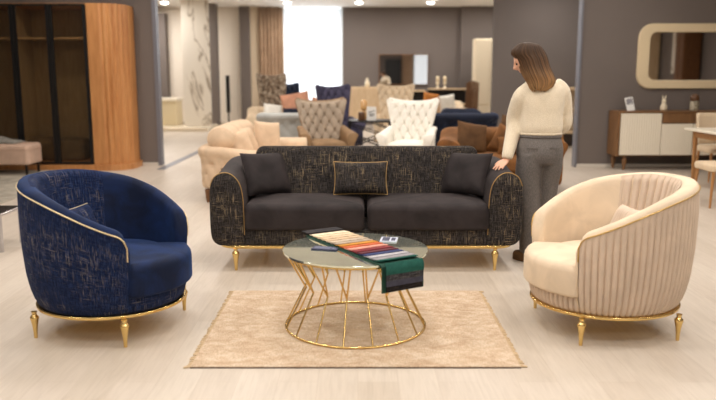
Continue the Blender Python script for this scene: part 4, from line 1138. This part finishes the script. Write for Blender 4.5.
# hands: palm, four bent fingers of different length and a thumb from the side of the palm
def hand(wr, d, l, nrm, bends, scale=1.0, thumb=1):
    d, l, nrm = d.normalized(), l.normalized(), nrm.normalized()
    pc = wr + d * .05 * scale
    # palm as a flattened loft
    rings = []
    for t, hw, hh in ((-.012, .022, .020), (.02, .032, .017), (.055, .039, .014), (.085, .039, .011)):
        c = wr + d * t * scale
        rings.append([Lc(c + l * hw * math.cos(2 * PI * k / 20) * scale + nrm * hh * math.sin(2 * PI * k / 20) * scale) for k in range(20)])
    loft(body, rings, 3)
    for i, (o, L) in enumerate(((-.030, .070), (-.010, .080), (.010, .074), (.028, .058))):
        p0 = wr + (d * .070 + l * o) * scale; dd = d + l * o * 4.5
        dd.normalize(); q = [p0]
        ax = 0
        for j, fr_ in enumerate((.46, .32, .24)):
            ax += bends[j]; v = dd * math.cos(ax) - nrm * math.sin(ax)
            q.append(q[-1] + v * L * fr_ * scale)
        limb(body, [Lc(x) for x in q], [.0088 * scale, .0082 * scale, .0074 * scale, .0056 * scale], 10, 4)
    t0 = wr + (d * .022 - l * .024 * thumb) * scale
    t1 = t0 + (d * .028 - l * .026 * thumb - nrm * .004) * scale; t2 = t1 + (d * .028 - l * .010 * thumb - nrm * .006) * scale
    limb(body, [Lc(t0), Lc(t1), Lc(t2)], [.012 * scale, .0098 * scale, .0065 * scale], 10, 4)
hd = Vector((-.62, -.62, -.44)).normalized()
nl = Vector((-.25, -.25, 1)); nl = (nl - hd * nl.dot(hd)).normalized(); ll = hd.cross(nl)
hand(WRL, hd, -ll, nl, (.02, .10, .10), 1.0, thumb=1)
hr = Vector((-.45, .8, -.3)).normalized(); nr = Vector((.6, .35, .5)); nr = (nr - hr * nr.dot(hr)).normalized()
hand(WRR, hr, hr.cross(nr), nr, (.35, .4, .3), 1.0, thumb=-1)
bo = body.build('body', SKIN, pr); remesh(bo, .005, 2)
for s in (-1, 1):
    MB().ball(Lc(HC + fw * .079 + lat * s * .030 + up * .003), .0095, 8).build('eye', EYE, pr)
# sweater
swt = MB()
sh = .13
loft(swt, [ell(.985, 1.405, 5.70, .150, .112), ell(1.005, 1.405, 5.70, .160, .122), ell(1.05, 1.405, 5.70, .166, .128), ell(1.14, 1.405, 5.70, .160, .122), ell(1.24, 1.405, 5.705, .170, .125), ell(1.31, 1.405, 5.71, .178, .118, 0, 28, sh), ell(1.355, 1.395, 5.71, .150, .10, 0, 28, sh), ell(1.39, 1.375, 5.71, .105, .08, 0, 28, sh), ell(1.415, 1.36, 5.705, .072, .066, 0, 28, .1), ell(1.432, 1.352, 5.705, .066, .062, 0, 28, .1)])
limb(swt, [Lc(SHL + Vector((.03, 0, .0))), Lc(SHL + Vector((-.025, .01, -.06))), Lc(ELL_ + Vector((0, .0, .05))), Lc(ELL_ + Vector((-.01, -.02, -.06))), Lc(WRL + Vector((.012, .01, .05))), Lc(WRL + Vector((0, 0, .005)))], [.068, .072, .062, .060, .047, .040])
limb(swt, [Lc(SHR + Vector((-.04, 0, .0))), Lc(SHR + Vector((.022, .01, -.06))), Lc(ELR + Vector((0, 0, .05))), Lc(ELR + Vector((.0, .02, -.05))), Lc(WRR + Vector((.01, -.05, .03))), Lc(WRR)], [.066, .072, .062, .060, .048, .040])
so = swt.build('sweater', KNIT, pr); remesh(so, .010, 3)
MB().tube([p + Vector((0, 0, .004)) for p in ell(.992, 1.405, 5.70, .154, .115)], .010, 8, True).build('hem_band', KNIT, pr)
# trousers
tr_ = MB()
loft(tr_, [ell(1.02, 1.405, 5.70, .140, .100), ell(.985, 1.405, 5.70, .150, .108), ell(.90, 1.402, 5.69, .176, .128), ell(.83, 1.40, 5.685, .178, .132), ell(.77, 1.40, 5.69, .165, .118)])
loft(tr_, [ell(.84, 1.325, 5.68, .098, .118), ell(.74, 1.318, 5.68, .098, .112), ell(.60, 1.318, 5.69, .094, .104), ell(.40, 1.332, 5.69, .086, .098), ell(.20, 1.345, 5.685, .080, .096), ell(.045, 1.352, 5.68, .078, .098)])
loft(tr_, [ell(.84, 1.49, 5.70, .090, .112), ell(.74, 1.492, 5.71, .090, .108), ell(.60, 1.488, 5.75, .084, .100), ell(.40, 1.482, 5.78, .074, .094), ell(.20, 1.475, 5.80, .070, .094), ell(.045, 1.47, 5.80, .070, .096)])
to = tr_.build('trousers', TROUS, pr); remesh(to, .010, 3)
MB().tube(ell(.975, 1.405, 5.70, .153, .111), .012, 8, True).build('waistband', TROUS, pr)
for s in (-1, 1):  # back welt pockets
    MB().bar(Lc((1.40 + s * .085 - .04, 5.563, .895)), Lc((1.40 + s * .085 + .04, 5.563, .895)), .006, .010).build('pocket', TROUS, pr)
# shoes
for cx, cy, rz in ((1.315, 5.64, R(40)), (1.47, 5.82, R(15))):
    o_ = []
    for k in range(36):
        a = 2 * PI * k / 36; y = .125 * math.sin(a); wd_ = .042 + .006 * math.sin(a); x = wd_ * math.cos(a)
        o_.append((x * math.cos(rz) - y * math.sin(rz) + cx - PO.x, x * math.sin(rz) + y * math.cos(rz) + cy - PO.y))
    MB().pad(o_, 0, .075, .035, .006, .012).build('shoe', SHOE, pr)
# hair: rings follow the outline of the head, then fall on the back of the sweater
prof = [(42.5, 524, 531, 5.69, .03), (43.5, 519.5, 536, 5.69, .055), (46, 515.5, 540.5, 5.69, .078), (50, 512, 543.5, 5.69, .092), (54.5, 511.5, 546, 5.69, .098), (59, 515.5, 547.5, 5.685, .10), (65, 518, 549, 5.68, .102), (71, 520.5, 551.5, 5.665, .098), (76, 523, 554, 5.645, .088), (80, 525.5, 555.5, 5.63, .076), (84, 528, 554.5, 5.615, .062), (87.5, 530, 551.5, 5.605, .046), (90, 533, 546, 5.60, .03)]
rows = []; NH = 140
rp = []
for (y, xl, xr, cy, ry) in prof:
    a = at(xl, y, cy); b = at(xr, y, cy); rp.append((( a.x + b.x) / 2, cy, a.z, (b.x - a.x) / 2, ry))
RP = catmull([Vector(p[:3]) for p in rp], 5); RR = catmull([(p[3], p[4], 0) for p in rp], 5)
for i, (c, r_) in enumerate(zip(RP, RR)):
    row = []; f = i / (len(RP) - 1)
    for k in range(NH):
        a = 2 * PI * k / NH
        w_ = 1 + (.020 * math.sin(k * 2 * PI / NH * 23 + 2 * math.sin(3 * f)) + .014 * math.sin(k * 2 * PI / NH * 41 + 4 * f)) * sstep(.05, .35, f)
        sag = -.016 * sstep(.75, 1, f) * (math.sin(a * 9) * .5 + math.sin(a * 17) * .5)
        row.append(Lc((c.x + r_.x * w_ * math.cos(a), c.y + r_.y * w_ * math.sin(a), c.z + sag)))
    rows.append(row)
hair = MB().grid(rows, True, capa=True, capb=True, flip=True)
ho = hair.build('hair', HAIR, pr, ang=100)

# ------------------------------------------------------------------ light and exposure
ld = bpy.data.lights.new('window_daylight', 'AREA'); ld.shape = 'RECTANGLE'; ld.size = 1.65; ld.size_y = 2.8; ld.energy = 45; ld.color = (.9, .96, 1)
lo = bpy.data.objects.new('window_daylight', ld); COL.objects.link(lo); lo.location = (-1.32, 22.1, 1.9); lo.rotation_euler = (R(-90), 0, 0)
wd_ = bpy.data.worlds.new('world'); sc.world = wd_; wd_.use_nodes = True
bg = wd_.node_tree.nodes['Background']; bg.inputs[0].default_value = (1, .93, .86, 1); bg.inputs[1].default_value = .55
sc.view_settings.view_transform = 'Standard'; sc.view_settings.look = 'None'
sc.view_settings.gamma = 1; sc.view_settings.exposure = -0.82; sc.view_settings.use_curve_mapping = False
sc.cycles.use_denoising = True
sc.cycles.max_bounces = 8
